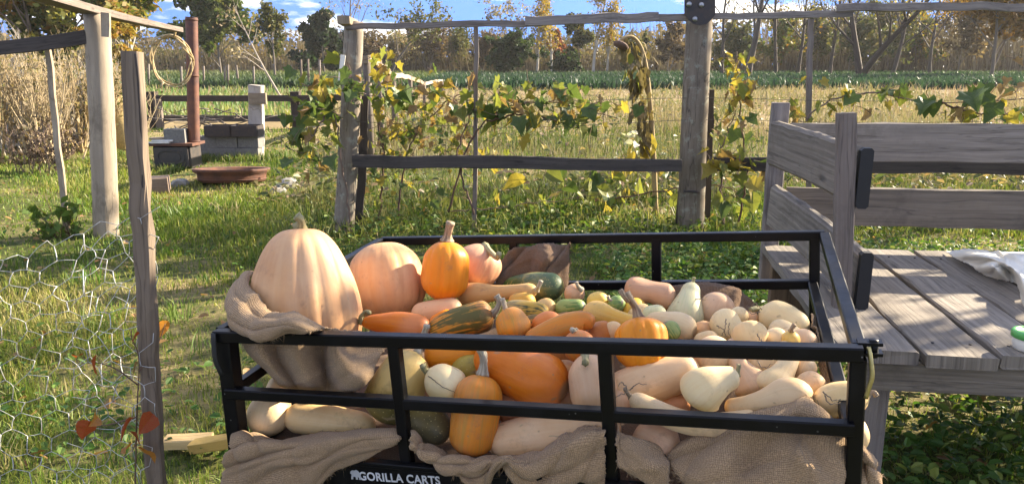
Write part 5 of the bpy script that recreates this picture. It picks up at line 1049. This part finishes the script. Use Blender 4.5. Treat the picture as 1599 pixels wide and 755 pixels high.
# ================================================================ STOVE CORNER
def stove():
    Y = 9.9; c = gnd(272, 267); t = thing('wood_stove', (at(270, 262, Y)[0], Y + .25, 0), 'old black cast iron wood stove with a tall rusty flue standing outdoors', 'stove')
    x0, x1 = at(240, 245, Y)[0], at(303, 245, Y)[0]; z0, z1 = at(270, 262, Y)[2], at(270, 228, Y)[2]; xc = (x0 + x1) / 2; hw = (x1 - x0) / 2 * .92; xc -= .02
    box('stove_body', (xc, Y + .17, (z0 + z1) / 2), (hw, .17, (z1 - z0) / 2), 'stove_iron', t)
    box('top_plate', (xc + .01, Y + .17, z1 + .018), (hw + .04, .21, .018), 'rust', t)
    # door with a raised oval panel
    o = [(math.copysign(abs(math.cos(a)) ** .55, math.cos(a)), math.copysign(abs(math.sin(a)) ** .75, math.sin(a))) for a in np.linspace(0, 2 * math.pi, 32, endpoint=False)]
    def plate(name, cx, cz, a, b, y, th, par, mat):
        n = len(o); A = [(cx + a * p, y, cz + b * q) for p, q in o]; B = [(cx + a * p * 1.04, y + th, cz + b * q * 1.04) for p, q in o]
        return mesh_np(name, np.array(A + B), [tuple(range(n))] + [(i, n + i, n + (i + 1) % n, (i + 1) % n) for i in range(n)], mat, par, smooth=False)
    dr = box('door', (xc, Y - .013, (z0 + z1) / 2), (hw * .9, .012, (z1 - z0) / 2 * .9), 'stove_iron', t)
    V, Fc, U = sweep(np.array([(xc + .17 * p, Y - .03, (z0 + z1) / 2 + .085 * q) for p, q in o + o[:1]]), circ(.008, 6), caps=False); mesh_np('oval_moulding', V, Fc, 'stove_iron', t, U).parent = dr
    plate('oval_panel', xc, (z0 + z1) / 2, .12, .055, Y - .034, .012, t, 'stove_iron').parent = dr
    for sx_, sy in ((-1, .06), (1, .06), (-1, .3), (1, .3)):
        P = [(xc + sx_ * hw * .8, Y + sy, z0), (xc + sx_ * hw * .86, Y + sy, z0 - .06), (xc + sx_ * hw * .95, Y + sy, -.02)]; rod('leg', P, .025, 'stove_iron', t, n=6, scale=[1.2, .8, 1.])
    a, b = at(299, 27, Y + .2), at(303, 226, Y + .2); P = np.linspace(a, b, 14); r = 9.2 * pxm(a); V, Fc, U = sweep(P, circ(r, 18), caps=False)
    V2, F2, U2 = sweep(P[::-1], circ(r * .92, 18), caps=False); V, Fc, U = cat_parts([(V, Fc, U), (V2, F2, U2)]); fl = mesh_np('flue_pipe', V, Fc, 'rust_pipe', t, U)
    for f_ in (.02, .45, .97):
        p = a + (b - a) * f_; V, Fc, U = sweep(np.array([p - [0, 0, .012], p + [0, 0, .012]]), circ(r * 1.06, 18)); mesh_np('pipe_collar', V, Fc, 'rust', t, U).parent = fl
    return xc, Y, z1 + .036
SX, SY, SZ = stove()
def hollow_block(name, c, half, label, rot=0, mat='concrete', cat='concrete block', group='concrete blocks round the stove'):
    """hollow concrete block standing with its two cores open upwards"""
    hx, hy, hz = half; t = 0.13 * hx * 2; V, Fc, U = [], [], []
    parts = []; w = .035
    def bx(xa, xb, ya, yb): parts.append(box_parts(np.array([(xa + xb) / 2, (ya + yb) / 2, 0]), I3, ((xb - xa) / 2, (yb - ya) / 2, hz)))
    bx(-hx, hx, -hy, -hy + w); bx(-hx, hx, hy - w, hy)
    for a, b in ((-hx, -hx + w), (-w / 2, w / 2), (hx - w, hx)): bx(a + .002, b - .002, -hy + w, hy - w)
    V, Fc, U = cat_parts(parts); M = np.array([[math.cos(rot), -math.sin(rot), 0], [math.sin(rot), math.cos(rot), 0], [0, 0, 1]]); V = V @ M.T + np.asarray(c)
    o = mesh_np(name, V, Fc, mat, None, U, smooth=False, loc=c); return props(o, label, cat, group)
def corner():
    hollow_block('concrete_block', (at(275, 205, 10.0)[0], 10.0, SZ + .09), (.13, .09, .09), 'pale concrete block standing on the rear of the stove top', .1)
    Yb = 11.0
    for i, (u, lab) in enumerate(((322, 'concrete block nearest the flue in the low wall'), (355, 'concrete block in the middle of the low wall behind the fire bowl'), (389, 'concrete block at the right end of the low wall by the peeling post'))):
        p = at(u, 232, Yb); hollow_block('concrete_block', (p[0], Yb, .075), (.155, .12, .085), lab, .03 * i)
        hollow_block('concrete_block', (p[0] + .03, Yb + .02, .242), (.15, .11, .08), lab.replace('concrete block', 'upper concrete block'), -.04 * i)
    for u, lab in ((346, 'shallow black iron tray on the block wall next to the flue'), (386, 'shallow black iron tray on the block wall next to the peeling post')):
        c = at(u, 205, Yb - .02); c[2] = .405; t = thing('iron_tray', c, lab, 'tray', 'black trays on the block wall'); h = .19
        box('tray_floor', c + [0, 0, -.07], (h, .14, .006), 'black_iron', t)
        for s in (-1, 1):
            box('tray_side', c + [s * h, 0, 0], (.008, .14, .075), 'black_iron', t); box('tray_side', c + [0, s * .148, 0], (h, .008, .077), 'black_iron', t)
    b = gnd(400, 243); t = thing('peeling_post', (b[0], 11.25, 0), 'square post with peeling white paint and a short crosspiece', 'post')
    board('post', [at(400, 133, 11.25), np.array([at(400, 240, 11.25)[0], 11.25, -.05])], .2, .14, (1, 0, 0), 'bark_pale', t, n=9, jitter=.004)
    a, c = at(389, 154, 11.15), at(416, 154, 11.15); board('crosspiece', [a, c], .16, .06, (0, 0, 1), 'pale_post', t, n=3)
    c = np.array([SX - .14, SY + .05, SZ]); t = thing('folded_papers', c, 'folded white and brown papers lying on the stove top', 'papers')
    for i, (dx, dy, m) in enumerate(((0, 0, 'paper'), (.03, .01, 'paper'), (-.03, .05, 'pale_post'))): box('sheet', c + [dx, dy, .012 + .022 * i], (.13, .1, .01), m, t, ax=rotm(.15 * i, 0, 0).T)
    # fire bowl
    Yf = 8.75; c = np.array([at(363, 285, Yf)[0], Yf, .0]); t = thing('fire_bowl', c, 'large rusty ribbed iron fire bowl sitting on the grass', 'fire bowl')
    k = pxm(at(363, 285, Yf)); z = lambda v: max(at(363, v, Yf)[2], 0)
    V, Fc, U = lathe([(.001, .02), (41 * k, .02), (44 * k, .03), (48 * k, z(283)), (50 * k, z(281)), (51 * k, z(274)), (52 * k, z(270)), (57 * k, z(267)), (58 * k, z(264)), (57 * k, z(262.5)), (50 * k, z(264)), (46 * k, z(274)), (40 * k, .06), (.001, .05)], c, (0, .085, 1), k=40); mesh_np('bowl', V, Fc, 'rust', t, U)
    V, Fc, U = lathe([(49 * k, z(280)), (52.5 * k, z(278.5)), (49 * k, z(277))], c, (0, .085, 1), k=40); mesh_np('rim_band', V, Fc, 'rust', t, U)
    c = gnd(234, 293); t = board('timber_block', [gnd(206, 291, .08), gnd(264, 287, .09)], .17, .2, (0, 0, 1), 'brown_board', None, n=4, loc=c); props(t, 'thick brown timber block in the grass below the stove', 'timber')
    for u, v, r, lab in ((281, 290, .1, 'rounded grey stone on the grass below the stove'), (450, 293, .13, 'flat pale stone in the grass right of the fire bowl'), (435, 301, .09, 'smaller flat stone in the grass near the fire bowl'), (188, 232, .2, 'grey boulder behind the split stake')):
        p = gnd(u, v); V, Fc, U = lathe([(.001, -.03), (r * .9, 0), (r, r * .3), (r * .8, r * .62), (r * .4, r * .78), (.001, r * .8)], p, k=12); V = V + rng.normal(0, r * .06, V.shape); o = mesh_np('field_stone', V, Fc, 'stone', None, U, smooth=False, loc=p); props(o, lab, 'stone', 'stones in the lawn')
    # brushwood
    t = thing('brushwood_pile', at(330, 195, 11.4) * [1, 1, 0], 'loose pile of bare sticks behind the block wall', 'sticks')
    for i in range(26):
        p = at(random.uniform(265, 400), random.uniform(172, 200), random.uniform(11.3, 11.9)); d = np.array([random.uniform(-1, 1), random.uniform(-.4, .4), random.uniform(-.25, .35)]) * random.uniform(.25, .6)
        P = catmull([p - d, p + rng.normal(0, .03, 3), p + d], 6); V, Fc, U = sweep(P, circ(.009, 5), scale=np.linspace(1.2, .5, 6)); mesh_np('stick', V, Fc, 'bark_grey', t, U)
    # vine hoop
    c = at(268, 95, 9.55); t = thing('vine_hoop', c, 'hoop of twisted pale vine hung from the beam beside the flue', 'hoop'); k = pxm(c)
    for q in range(3):
        a = np.linspace(0, 2 * math.pi, 46); rr = 1 + .05 * np.sin(a * 2 + q * 2) + .02 * np.sin(5 * a + q)
        P = np.stack([c[0] + 31 * k * rr * np.cos(a) * (.96 + .04 * q), c[1] + .03 * np.sin(3 * a + q * 2), c[2] + 38 * k * rr * np.sin(a)], 1); V, Fc, U = sweep(P, circ(.0095, 6), scale=np.linspace(1.2, .8, 46)); mesh_np('vine_strand', V, Fc, 'straw_vine', t, U)
    for p, q in (((255, 128), (250, 138)), ((285, 75), (300, 90)), ((270, 60), (276, 46))): rod('tie', [at(*p, 9.5), at(*q, 9.5)], .012, 'straw_vine', t, k=5)
    # bale by the boards
    c = gnd(191, 232); t = thing('straw_heap', (c[0], 12.2, 0), 'upright golden straw heap by the brush at left', 'straw')
    x = np.array([at(191, 190, 12.2)[0]]); V, Fc, U = lathe([(.001, -.05), (.24, 0), (.27, .25), (.25, .5), (.19, .72), (.1, .82), (.001, .84)], (x[0], 12.2, 0), k=20); V = V + rng.normal(0, .018, V.shape); mesh_np('straw_body', V, Fc, 'straw', t, U)
    # grey sheets leaning in the brush
    t = thing('leaning_boards', gnd(100, 235), 'weathered grey boards leaning in the dry brush at left', 'boards')
    for u0, v0, u1, v1, Y, w_ in ((72, 115, 62, 215, 12.2, .3), (136, 120, 140, 215, 12.4, .45), (178, 128, 188, 210, 12.6, .4), (30, 150, 20, 220, 12.2, .35), (100, 128, 100, 215, 12.8, .5)): board('leaning_board', [at(u0, v0, Y + .3), at(u1, v1, Y) * [1, 1, 0]], w_, .03, (1, 0, 0), 'grey_wood', t, n=5)
corner()
def far_fences():
    t = thing('board_fence', (at(340, 200, 16)[0], 16, 0), 'low dark two rail fence behind the stove', 'fence'); Y = 16
    for v in (153, 184): board('rail', [at(228, v, Y), at(350, v + 1, Y), at(470, v, Y), at(545, v, Y)], 9.5 * pxm(at(300, v, Y)), .06, (0, 0, 1), 'dark_wood', t, n=9, wob=.006)
    for u in (237, 461, 548): p = at(u, 143, Y + .09); board('post', [p, p * [1, 1, 0]], .19, .15, (1, 0, 0), 'dark_wood', t, n=5)
    p = at(246, 155, Y - .1); board('post', [p, p * [1, 1, 0]], .14, .1, (1, 0, 0), 'rail_wood', t, n=5)
    for i, (u, v, vb, lab) in enumerate(((232, 100, 140, 'thin tan stake far behind the vine hoop'), (283, 104, 135, 'grey far post left of the flue'), (318, 103, 136, 'grey far post first right of the flue'), (351, 103, 135, 'leaning pair of far posts, the left one'), (356, 101, 135, 'leaning pair of far posts, the right one'), (373, 102, 133, 'far post slanting to the left, furthest from the flue'), (396, 104, 132, 'far post just above the peeling post'), (470, 93, 118, 'far post below the pine'), (481, 92, 118, 'far post right of the one below the pine'), (499, 94, 116, 'far post beside the left trellis post'))):
        Y = 42; b = at(u, vb, Y); a = at(u - (4 if i == 5 else 0), v, Y); b[2] = -.1; o = rod('fence_post', [b, a], .06, 'bark_grey', None, k=7, loc=b); props(o, lab, 'post', 'weathered posts in the far field')
    pts = [(571, 93, 9.0), (590, 100, 10.5), (613, 118, 13.5), (640, 122, 18), (662, 131, 22), (690, 126, 30)]; W = [at(*p) for p in pts]
    t = thing('rail_fence', W[0] * [1, 1, 0], 'pale crooked rail fence running away behind the left trellis post', 'fence')
    for i in range(len(W) - 1): board('rail', [W[i] + [0, -.03 * (i % 2), 0], (W[i] + W[i + 1]) / 2 + [0, 0, .02], W[i + 1] + [0, -.03 * (i % 2), 0]], .09, .06, (0, 0, 1), 'pale_post', t, n=6, wob=.01)
    for q in W: rod('post', [q + [0, .07, .05], q * [1, 1, 0] + [0, .07, -.1]], .05, 'bark_grey', t, k=7)
far_fences()

# ================================================================ TREES
def skeleton(base, h, rg, levels=3, nl=(7, 5, 4), ang=(.75, .7, .7), lean=(0, 0), r0=.12, start=.3, lenf=(.45, .5, .5), up=.35, wig=.05, multi=1, taper=.25):
    """branch list [(points, r_base, r_tip)] and the points the foliage hangs from"""
    br, tips = [], []
    def grow(p, d, L, r, lev):
        n = 9 if lev == 0 else 6; pts = [p]; q = p.copy(); dd = d / np.linalg.norm(d)
        for i in range(n - 1):
            dd = dd + rg.normal(0, wig * (1 + lev), 3) + np.array([0, 0, up * .12 * (lev > 0)]); dd /= np.linalg.norm(dd); q = q + dd * L / (n - 1); pts.append(q.copy())
        pts = np.array(pts); rt = r * (taper if lev == 0 else .3); br.append((pts, r, rt, lev))
        if lev >= levels: tips.extend(pts[2:]); return
        if lev > 0: tips.append(pts[-1])
        for k in range(nl[min(lev, len(nl) - 1)]):
            f = (start + (1 - start) * ((k + rg.uniform(.1, .9)) / nl[min(lev, len(nl) - 1)])) if lev == 0 else rg.uniform(.25, 1)
            i = min(int(f * (n - 1)), n - 2); b = pts[i] + (pts[i + 1] - pts[i]) * (f * (n - 1) - i); t = pts[i + 1] - pts[i]; t /= np.linalg.norm(t)
            s = rg.normal(0, 1, 3); s -= t * (s @ t); s /= np.linalg.norm(s); a = ang[min(lev, len(ang) - 1)] * rg.uniform(.7, 1.2); nd = t * math.cos(a) + s * math.sin(a); nd[2] += up * .4
            ll = L * lenf[min(lev, len(lenf) - 1)] * rg.uniform(.65, 1.2) * (1.15 - .5 * f if lev == 0 else 1); grow(b, nd, ll, max(r * (1 - .7 * f) * .55, .004), lev + 1)
    for m in range(multi):
        d = np.array([lean[0], lean[1], 1.]) + (rg.normal(0, .22, 3) * [1, 1, 0] if multi > 1 else 0); grow(np.asarray(base, float) + (rg.normal(0, .12, 3) * [1, 1, 0] if multi > 1 else 0), d, h * rg.uniform(.8, 1.05) if multi > 1 else h, r0, 0)
    return br, np.array(tips)
def leaf_cloud(P, s, rg, cols, clump_ids, n_clump, fl=.6):
    """diamond leaves, colour by clump"""
    n = len(P); nn = rg.normal(0, 1, (n, 3)); nn[:, 2] = np.abs(nn[:, 2]) * fl + .2; nn /= np.linalg.norm(nn, axis=1)[:, None]
    a = rg.normal(0, 1, (n, 3)); a -= nn * (a * nn).sum(1)[:, None]; a /= np.linalg.norm(a, axis=1)[:, None]; b = np.cross(nn, a); s = (s * rg.uniform(.55, 1.4, n))[:, None]
    V = np.stack([P - a * s, P + b * s * .55, P + a * s, P - b * s * .55], 1).reshape(-1, 3); q = (np.arange(n) * 4)[:, None] + np.arange(4)[None]
    ct = np.clip(rg.beta(1.6, 1.6, n_clump)[clump_ids] + rg.normal(0, .13, n), 0, 1); c = lerp_cols(cols, ct) * rg.uniform(.8, 1.2, (n, 1)); return V, q, np.repeat(c, 4, 0)
PAL = dict(
    green=[(.035, .06, .015), (.06, .09, .02), (.09, .12, .03), (.14, .14, .035)],
    dark=[(.018, .035, .014), (.03, .055, .018), (.05, .075, .022)],
    pine=[(.012, .03, .016), (.02, .045, .02), (.035, .06, .025)],
    olive=[(.045, .065, .022), (.075, .09, .032), (.12, .12, .042), (.17, .14, .055)],
    yellowgreen=[(.07, .13, .03), (.12, .19, .04), (.2, .24, .06)],
    yellow=[(.16, .15, .03), (.28, .22, .04), (.38, .26, .04), (.30, .15, .03)],
    amber=[(.13, .09, .02), (.22, .12, .025), (.32, .16, .03), (.30, .20, .05)],
    mixed=[(.06, .10, .02), (.11, .15, .03), (.24, .21, .045), (.32, .16, .035)],
    brown=[(.075, .052, .035), (.115, .078, .052), (.155, .108, .068), (.13, .11, .07)],
    tan=[(.22, .17, .11), (.28, .22, .14), (.34, .28, .18), (.17, .17, .08)],
    red=[(.16, .04, .025), (.24, .07, .03), (.2, .12, .04)])
def tree(label, u, vtop, vbase, Y, name='tree', pal='olive', n=2500, ls=.3, spread=.55, bark='bark_grey', seed=1, cat='tree', group='trees beyond the field', crown=True, sk=None, loc=None, h=None, jit=.5):
    rg = np.random.default_rng(seed); b = at(u, vbase, Y) if loc is None else np.array(loc, float); b[2] = max(min(b[2], .0), -.1) if loc is None else b[2]
    top = at(u, vtop, Y)[2] if h is None else h; H = top - b[2]; k = dict(levels=3, nl=(8, 4, 3), ang=(.8, .7, .7), start=.28, lenf=(spread, .5, .5), r0=H * .018); k.update(sk or {})
    br, tips = skeleton(b - [0, 0, .1], H * .92, rg, **k); t = thing(name, b, label, cat, group)
    parts = []
    for pts, r, rt, lev in br: parts.append(sweep(pts, circ(1, 7 if lev == 0 else 4 if lev > 1 else 5), scale=np.linspace(r, rt, len(pts)), caps=False))
    V, Fc, U = cat_parts(parts); mesh_np('trunk', V, Fc, bark, t, U)
    if crown and n:
        if Y > 20: n = int(n * 2.0); ls *= .72
        idx = rg.integers(0, len(tips), n); P = tips[idx] + rg.normal(0, 1, (n, 3)) * H * .035 * jit * 2; ncl = max(6, len(tips) // 6)
        V, q, c = leaf_cloud(P, ls, rg, PAL[pal], idx * ncl // len(tips), ncl); mesh_np('crown', V, q, 'crown_leaves', t, col=c, smooth=False)
    return t
BARE = dict(levels=4, nl=(8, 4, 4, 3), lenf=(.5, .55, .5, .5), start=.25, up=.5)
SLIM = dict(levels=3, nl=(14, 4, 3), lenf=(.22, .5, .5), start=.2, ang=(.55, .6, .6), up=.6)
# upper left
tree('big autumn tree with yellow and orange leaves at the upper left corner', 60, -110, 112, 42, 'autumn_tree', 'mixed', 7500, .27, .62, seed=2, sk=dict(start=.05, nl=(14, 5, 4)))
tree('pale trunked birch with orange and green leaves left of the flue', 214, -95, 116, 46, 'birch_tree', 'mixed', 3200, .26, .42, 'bark_pale', 4, sk=dict(multi=2, start=.2, nl=(9, 4, 3)))
tree('yellow leaved young tree just behind the arbour post', 190, 40, 118, 40, 'young_tree', 'yellow', 1500, .2, .6, seed=5, sk=dict(start=.1))
tree('leafy olive tree filling the far left edge', -40, -60, 114, 44, 'olive_tree', 'mixed', 6000, .27, .62, seed=6, sk=dict(start=.1, nl=(11, 5, 4)))
tree('rounded green oak right of the flue', 345, 2, 116, 75, 'oak_tree', 'green', 5200, .33, .62, seed=7, sk=dict(start=.14, nl=(11, 5, 4)))
tree('bare pale sapling leaning left of the oak gap', 446, -30, 165, 28, 'bare_sapling', 'tan', 60, .1, .3, 'bark_pale', 8, sk=dict(lean=(-.42, .1), r0=.05, start=.35, nl=(7, 3, 2), wig=.03))
tree('sparse grey green tree between oak and pine', 430, 22, 118, 62, 'sparse_tree', 'olive', 1100, .2, .55, seed=9, sk=BARE)
tree('dark green pine on the skyline', 507, 18, 112, 90, 'pine_tree', 'pine', 3600, .36, .34, seed=10, sk=dict(start=.12, nl=(16, 4, 3), ang=(1.25, .6, .6), up=.1, levels=2), jit=.45)
tree('second smaller pine beside the dark pine', 532, 45, 112, 92, 'pine_tree', 'pine', 2000, .34, .34, seed=11, sk=dict(start=.12, nl=(14, 4, 3), ang=(1.25, .6, .6), up=.1, levels=2), jit=.45)
tree('bare grey tree above the left trellis post', 548, -40, 110, 84, 'bare_tree', 'tan', 260, .2, .5, seed=12, sk=BARE)
tree('dark crooked tree with an arching limb right of the left trellis post', 606, -6, 112, 66, 'crooked_tree', 'olive', 500, .2, .55, seed=13, sk=dict(BARE, lean=(.35, 0), wig=.1))
for i, (u, v, lab) in enumerate(((585, 62, 'russet brown tree just right of the left trellis post'), (628, 55, 'russet brown tree under the crooked limb'), (668, 48, 'tallest russet brown tree of the brown clump'), (712, 52, 'russet brown tree left of the thin centre stake'), (752, 62, 'russet brown tree right of the thin centre stake'))):
    tree(lab, u, v, 112, 98 + (i % 2) * 4, 'brown_tree', ('brown', 'tan', 'brown', 'olive', 'brown')[i], 1300, .26, .6, seed=20 + i, sk=dict(start=.03, levels=3, nl=(11, 5, 3), multi=2, r0=.09, up=.6), jit=.8)
tree('bare tan tree behind the round dark bush', 792, 14, 112, 94, 'bare_tree', 'tan', 500, .24, .5, seed=27, sk=BARE)
tree('round dark green bush at the far edge of the field', 797, 72, 119, 82, 'round_bush', 'dark', 3600, .3, .8, seed=28, cat='bush', sk=dict(start=.02, nl=(13, 5, 3), multi=3, up=.1))
tree('low dark bush right of the round one', 880, 92, 119, 84, 'low_bush', 'dark', 1800, .3, .9, seed=29, cat='bush', sk=dict(start=.02, nl=(10, 4, 3), multi=4, up=.05))
for i, (u, v, lab) in enumerate(((838, -18, 'tall slim pale tree, first left of the centre sky gap'), (862, -4, 'tall slim pale tree with forked top beside the first'), (926, -40, 'tallest slim pale tree right of the cloud gap'), (948, -5, 'slim pale tree nearest the drooping sunflower'))):
    tree(lab, u, v, 112, 93 + i, 'slim_tree', 'yellow', 620, .22, .22, 'bark_pale', 30 + i, sk=SLIM)
tree('yellow green tree under the tall slim trees', 906, 42, 114, 90, 'yellow_tree', 'olive', 2200, .3, .55, seed=36, sk=dict(start=.08))
tree('low reddish tree behind the dark bushes', 872, 66, 113, 99, 'red_tree', 'red', 1200, .3, .6, seed=37, sk=dict(start=.08))
tree('brownish hedge tree behind the sunflower', 985, 70, 114, 96, 'hedge_tree', 'olive', 1500, .3, .7, seed=38, sk=dict(start=.05, multi=2))
tree('grey brown tree left of the right trellis post', 1042, 52, 114, 92, 'brown_tree', 'brown', 1500, .28, .6, seed=39, sk=dict(start=.05, multi=2))
for i, (u, v, Y, lab, s) in enumerate(((1128, -60, 76, 'dark bare tree just right of the right trellis post', 41), (1168, -80, 70, 'dark bare tree with a thick straight trunk', 42), (1212, -70, 78, 'slender dark bare tree next to the thick one', 43), (1246, -50, 80, 'dark bare tree left of the thin right stake', 44), (1296, -60, 76, 'dark bare tree right of the thin right stake', 45), (1342, -80, 66, 'largest dark bare tree with spreading limbs', 46), (1392, -60, 72, 'dark bare tree leaning right towards the amber maple', 47), (1452, -40, 80, 'thin dark bare tree beside the amber maple', 48))):
    tree(lab, u, v, 114, Y, 'bare_tree', 'yellow', 260, .17, .55, 'bark_dark', seed=s, sk=dict(BARE, lean=((.25, 0) if s == 47 else (rng.normal(0, .06), 0)), r0=.2 + .13 * (s in (42, 46)), multi=2 if s == 46 else 1))
for i, (u, v, p, lab) in enumerate(((1150, 50, 'olive', 'olive leaved tree behind the dark trunks nearest the post'), (1215, 46, 'mixed', 'gold and green tree behind the slender dark trunks'), (1275, 30, 'olive', 'olive leaved tree behind the thin right stake'), (1325, 36, 'olive', 'olive leaved tree behind the largest bare tree'), (1385, 20, 'olive', 'tall olive tree between the bare trunks at right'), (1440, 40, 'mixed', 'gold tinged tree left of the amber maple'), (1495, 15, 'brown', 'thin brown tree beside the amber maple'))):
    tree(lab, u, v, 113, 92 + (i % 3) * 4, 'leafy_tree', p, 1500, .32, .55, seed=60 + i, sk=dict(start=.04, nl=(13, 5, 3), r0=.07), jit=.75)
tree('amber maple at the upper right', 1548, -55, 118, 62, 'maple_tree', 'amber', 5200, .26, .55, seed=70, sk=dict(start=.1, nl=(12, 5, 4)))
tree('second amber maple at the right edge', 1640, -40, 116, 70, 'maple_tree', 'amber', 3200, .28, .55, seed=71, sk=dict(start=.1, nl=(11, 5, 4)))
def thicket():
    rg = np.random.default_rng(5); n = 40000; x = rg.uniform(-105, 110, n); y = rg.uniform(101, 112, n); hh = 3.4 - 1.1 * np.exp(-((x + 4) / 26) ** 2) + 1.6 * fbm(x, y, 9, .16) + .8 * fbm(x, y, 10, .6); z = rg.uniform(0, 1, n) ** .8 * np.clip(hh, .8, 6)
    P = np.stack([x, y, z], 1); cid = ((x + 105) / 215 * 90).astype(int); pal = [(.05, .06, .025), (.10, .075, .04), (.15, .10, .055), (.20, .15, .08), (.09, .10, .035)]
    V, q, c = leaf_cloud(P, .27, rg, pal, cid, 91); o = mesh_np('thicket', V, q, 'crown_leaves', col=c, smooth=False); props(o, 'brown and olive brush along the foot of the far trees', 'thicket', kind='stuff')
    n = 26000; x = rg.uniform(-150, 150, n); y = rg.uniform(118, 135, n); hh = 4.6 + 3.2 / (1 + np.exp(-(x - 20) / 8)) + 1.6 / (1 + np.exp((x + 25) / 6)) + 1.6 * fbm(x, y, 12, .1) + 1.2 * fbm(x, y, 13, .4); z = rg.uniform(.0, 1, n) ** .8 * hh; P = np.stack([x, y, z], 1); cid = ((x + 150) / 300 * 120).astype(int)
    V, q, c = leaf_cloud(P, .42, rg, [(.06, .06, .035), (.12, .09, .05), (.16, .12, .07), (.10, .10, .05)], cid, 121); o = mesh_np('far_wood', V, q, 'crown_leaves', col=c, smooth=False); props(o, 'far grey brown wood behind the field edge trees', 'wood', kind='stuff')
    # bare upright rods of the brush
    n = 7500; x = rg.uniform(-100, 100, n); y = rg.uniform(99, 108, n); hh = (4.2 + 2.4 * fbm(x, y, 15, .15)) * rg.uniform(.5, 1.25, n); hh = np.clip(hh * (1 + 1.1 / (1 + np.exp(-(x - 18) / 6))), 1, 15); w_ = rg.uniform(.03, .07, n); lx = rg.normal(0, .16, n) * hh
    V = np.stack([np.stack([x - w_, y, x * 0], 1), np.stack([x + w_, y, x * 0], 1), np.stack([x + lx * .5 + w_ * .5, y, hh * .55], 1), np.stack([x + lx, y, hh], 1)], 1).reshape(-1, 3); q = (np.arange(n) * 4)[:, None] + np.arange(4)[None]
    c = np.repeat(lerp_cols([(.08, .06, .05), (.15, .12, .095), (.24, .2, .16)], rg.uniform(0, 1, n)), 4, 0); o = mesh_np('bare_brush', V, q, 'crown_leaves', col=c, smooth=False); props(o, 'bare grey brown rods of brush along the field edge', 'brush', kind='stuff')
thicket()
# dry brush at left
for i, (u, vt, Y, lab, p) in enumerate(((-20, 70, 10.2, 'tan dry bush at the left edge behind the crossbar', 'tan'), (30, 62, 11.2, 'tall tan bush between the left edge and the thin stake', 'olive'), (75, 80, 10.6, 'dry bush with pale stems right at the thin stake', 'tan'), (118, 70, 11.6, 'dry bush with green tinged leaves left of the arbour post', 'olive'), (150, 85, 12.6, 'dry bush behind the arbour post', 'tan'), (182, 95, 12.2, 'dry bush between the arbour post and the split stake', 'olive'))):
    tree(lab, u, vt, 232, Y, 'dry_bush', p, 420, .035, .42, 'bark_pale' if i % 3 == 1 else 'straw_vine', 80 + i, 'bush', 'dry bushes at left', sk=dict(multi=26, levels=2, nl=(6, 4), start=.2, r0=.016, ang=(.4, .45), up=.5, wig=.035), jit=.6)
tree('rusty brown low clump in front of the dry bushes', 62, 186, 240, 9.6, 'brown_clump', 'brown', 500, .03, .5, 'vine_bark', 95, 'bush', 'dry bushes at left', sk=dict(multi=10, levels=2, nl=(8, 5), start=.1, r0=.007, ang=(.6, .6), up=.2, wig=.06), jit=.6)
tree('leafy green shoots round the foot of the thin stake', 108, 300, 372, 5.9, 'green_shoots', 'yellowgreen', 170, .04, .6, 'vine_bark', 96, 'plant', None, sk=dict(multi=7, levels=1, nl=(5,), start=.2, r0=.005, up=.3), jit=.5)
# small leafy tree added just outside the view to the right, to throw the broken shade on the cart
tree('small leafy tree added out of view right of the bench to shade the cart', 0, 0, 0, 0, 'added_shade_tree', 'olive', 520, .075, .5, seed=99, group=None, loc=(4.9, 4.3, 0), h=3.5, sk=dict(start=.3, nl=(12, 5, 4), r0=.06), jit=.75)

# two more slim trees added unseen past the right edge of the view, to shade the grass behind the cart and at left
tree('slim leafy tree added out of view past the trellis to shade the grass behind the cart', 0, 0, 0, 0, 'added_shade_tree', 'olive', 700, .09, .36, seed=101, group=None, loc=(8.3, 8.85, 0), h=5.2, sk=dict(start=.5, nl=(11, 5, 4), r0=.07), jit=.7)
tree('taller leafy tree added out of view past the trellis to shade the lawn at left', 0, 0, 0, 0, 'added_shade_tree', 'olive', 380, .09, .3, seed=102, group=None, loc=(9.6, 11.7, 0), h=6.6, sk=dict(start=.62, nl=(11, 5, 4), r0=.08), jit=.7)
# thin autumn air over the field
def haze():
    m = bpy.data.materials.new('haze'); m.use_nodes = True; n = m.node_tree; n.nodes.clear(); o = n.nodes.new('ShaderNodeOutputMaterial'); v = n.nodes.new('ShaderNodeVolumePrincipled')
    v.inputs['Color'].default_value = (.96, .95, .93, 1); v.inputs['Density'].default_value = .00028; v.inputs['Anisotropy'].default_value = .2; n.links.new(v.outputs[0], o.inputs['Volume']); MATS['haze'] = m
    V = [(x, y, z) for x in (-495, 495) for y in (-8, 266) for z in (-1, 22)]; F_ = [(0, 1, 3, 2), (4, 6, 7, 5), (0, 4, 5, 1), (2, 3, 7, 6), (0, 2, 6, 4), (1, 5, 7, 3)]
    props(mesh_np('haze', np.array(V), F_, 'haze', smooth=False), kind='stuff')
haze()
